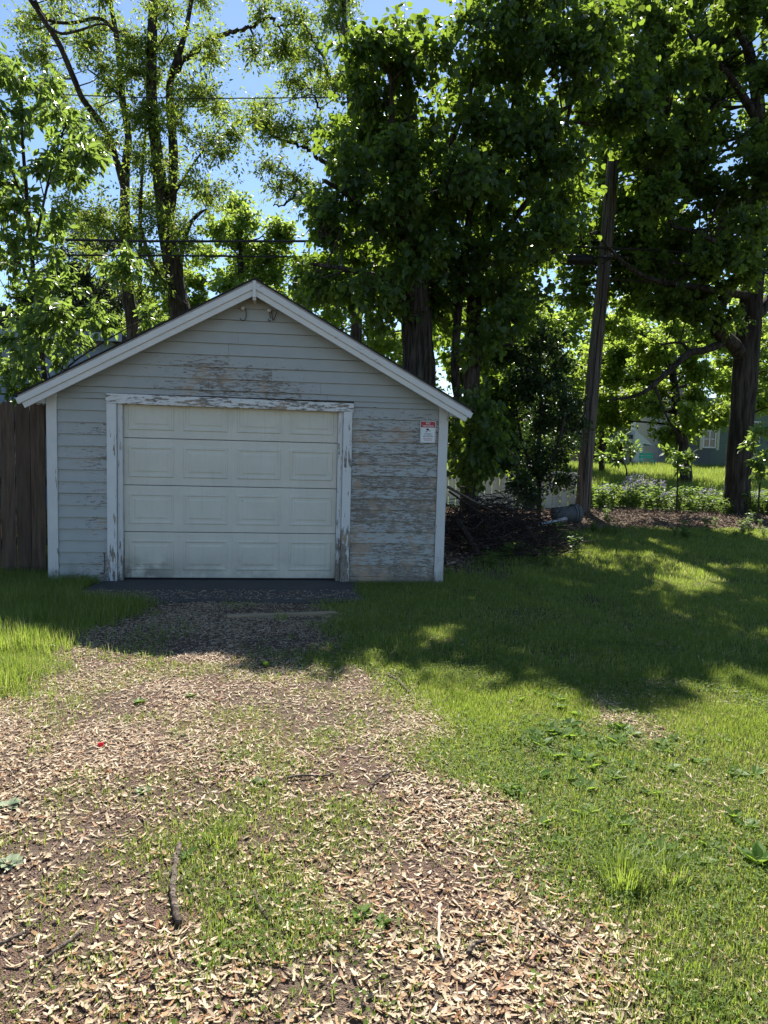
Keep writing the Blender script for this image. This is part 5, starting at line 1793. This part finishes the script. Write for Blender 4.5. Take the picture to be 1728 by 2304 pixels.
g1, g2 = G(1032, 1204), P(985, 1118, 11.4)
branch3([g1 + np.array([0, 0, .03]), P(1018, 1170, 10.8), g2], .055, .045, 'thick dark limb leaning out of the brush pile towards the lawn')
branch3([P(968, 1052, 10.6), P(1010, 1075, 11.2), P(1060, 1102, 12.0), P(1100, 1125, 12.6)], .022, .010, 'long thin pale branch slanting across the top of the brush pile', STICK_D)
branch3([P(970, 1062, 10.6), P(1020, 1096, 11.2), P(1075, 1130, 11.9), P(1110, 1160, 12.2)], .016, .008, 'second thin branch just under the pale slanting one')
branch3([G(1150, 1165) + np.array([0, 0, .02]), P(1110, 1140, 12.4), P(1060, 1128, 12.6)], .012, .006, 'thin dark branch end poking from the brush onto the lawn')
branch3([P(1110, 1115, 13.6), P(1160, 1112, 13.8), P(1200, 1113, 14)], .010, .008, 'thin dark stick lying level between brush pile and bucket')

# overturned grey tub and pipe by the pole
pt = G(1225, 1131)
e = empty('plastic_tub', tuple(pt + np.array([0, 0, .0])), .35)
tag(e, 'grey ribbed plastic tub lying on its side near the pole foot', 'tub')
TUB = plain('grey_plastic', (.13, .135, .13), .6, .3)
Rt = .20
a = Acc()
xs = [-.34, -.335, .10, .12, .14, .16, .18, .20, .24, .245]
rs = [.02, .13, .175, .195, .195, .18, .18, .20, .20, .17]
a.tube([(x_, 0, Rt) for x_ in xs], rs, 22); a.build('tub_body', TUB, e, smooth_shade=True)
for x_ in (.11, .17, .235):
    a = Acc(); th = np.linspace(0, 2 * math.pi, 25)
    a.tube([(x_, math.cos(q) * .197, Rt + math.sin(q) * .197) for q in th], .012, 6, cap=False); a.build('tub_rib', TUB, e)
w0, w1 = G(1140, 1146) + np.array([0, 0, .045]), P(1222, 1121, float(pt[1]) - .32)
branch3([w0, (w0 + w1) / 2, w1], .045, .045, 'pale grey pipe lying against the overturned tub', plain('grey_pipe', (.34, .35, .36), .5, .4), 'pipe', 'pipe')

# ------------------------------------------------------------------ flower bed by the pole
BED = leaf_mat('bed_leaf', (.055, .10, .022), (.10, .16, .035), (.28, .42, .06), .45, .3, .45)
PET = leaf_mat('lilac_petal', (.50, .44, .60), (.66, .62, .72), (.5, .42, .6), .6, .2, .3)
STEM = plain('green_stem', (.06, .10, .03), .6)


def flower_proto(seed, h, bloom):
    r_ = np.random.default_rng(seed)
    st, pos_, dr_, fp = Acc(), [], [], []
    for q in range(5):
        az_ = r_.uniform(0, 6.28); ln = r_.uniform(.05, .3)
        tip = np.array([math.cos(az_) * ln * h, math.sin(az_) * ln * h, h * r_.uniform(.75, 1.05)])
        st.tube(spline([(0, 0, -.05), tuple(tip * .5 + r_.normal(0, .01, 3)), tuple(tip)], 3), [.006, .005, .005, .004, .004, .003, .003], 4, 0, False)
        for t_ in np.linspace(.12, .95, 16):
            pos_.append(tip * t_ + r_.normal(0, .03, 3)); a2 = r_.uniform(0, 6.28)
            dr_.append((math.cos(a2), math.sin(a2), r_.uniform(-.3, .5)))
        for k_ in range(22):
            fp.append(tip + r_.normal(0, 1, 3) * np.array([.045, .045, .05]))
    pos_ = np.array(pos_); dr_ = np.array(dr_)
    V, F, rn = leaf_geo(LANCE_T * np.array([1.3, 1, 1]), LANCE_F, pos_, dr_, np.tile([0, 0, 1.0], (len(pos_), 1)) + r_.normal(0, .3, (len(pos_), 3)), r_.uniform(.09, .17, len(pos_)))
    out = [('stems', st.mesh('stems', STEM)), ('foliage', np_mesh('foliage', V, [F], BED, rn))]
    if bloom:
        fp = np.array(fp)
        V, F, rn = leaf_geo(OVAL_T * np.array([1.8, 1, 1]), OVAL_F, fp, r_.normal(0, 1, (len(fp), 3)), r_.normal(0, 1, (len(fp), 3)), r_.uniform(.022, .034, len(fp)))
        out.append(('blossoms', np_mesh('blossoms', V, [F], PET, rn)))
    return out


protos = [flower_proto(300 + k, h, b) for k, (h, b) in enumerate([(.85, 1), (.75, 1), (.8, 1), (.6, 0), (.5, 0), (.7, 0)])]
r = np.random.default_rng(161)
for q in range(150):
    X_ = r.uniform(4.7, 12.0); Y_ = r.uniform(17.2, 18.9) - .03 * (X_ - 5)
    if (X_ - pb[0]) ** 2 + (Y_ - pb[1]) ** 2 < .2: continue
    bloom = (r.random() < .42) if X_ < 7.2 else (r.random() < .12)
    pr = protos[int(r.integers(0, 3))] if bloom else protos[int(r.integers(3, 6))]
    e = empty('flowering_plant' if bloom else 'leafy_plant', (X_, Y_, float(gz(X_, Y_))), r.uniform(0, 6.28))
    s_ = r.uniform(.6, .95); e.scale = (s_, s_, s_ * r.uniform(.85, 1.15))
    for nm, me in pr: link(nm, me, e)
    if bloom: tag(e, 'pale lilac flowering plant in the bed between the pole and the maple', 'flower', 'lilac flowers in the bed')
    else: tag(e, 'leafy green plant without blossoms in the bed behind the mulch', 'plant', 'leafy plants in the bed')
# weeds along the mulch edge and around the brush
for q in range(46):
    x_, y_ = (r.uniform(3.2, 9.5), r.uniform(13.2, 15.8)) if q < 30 else (r.uniform(1.2, 3.2), r.uniform(9.8, 13))
    e = empty('edge_weed', (x_, y_, float(gz(x_, y_))), r.uniform(0, 6.28)); s_ = r.uniform(.3, .6); e.scale = (s_, s_, s_ * .8)
    for nm, me in protos[3 + q % 3]: link(nm, me, e)
    tag(e, 'small leafy weed growing along the shaded edge of the mulch', 'weed', 'weeds along the mulch edge')
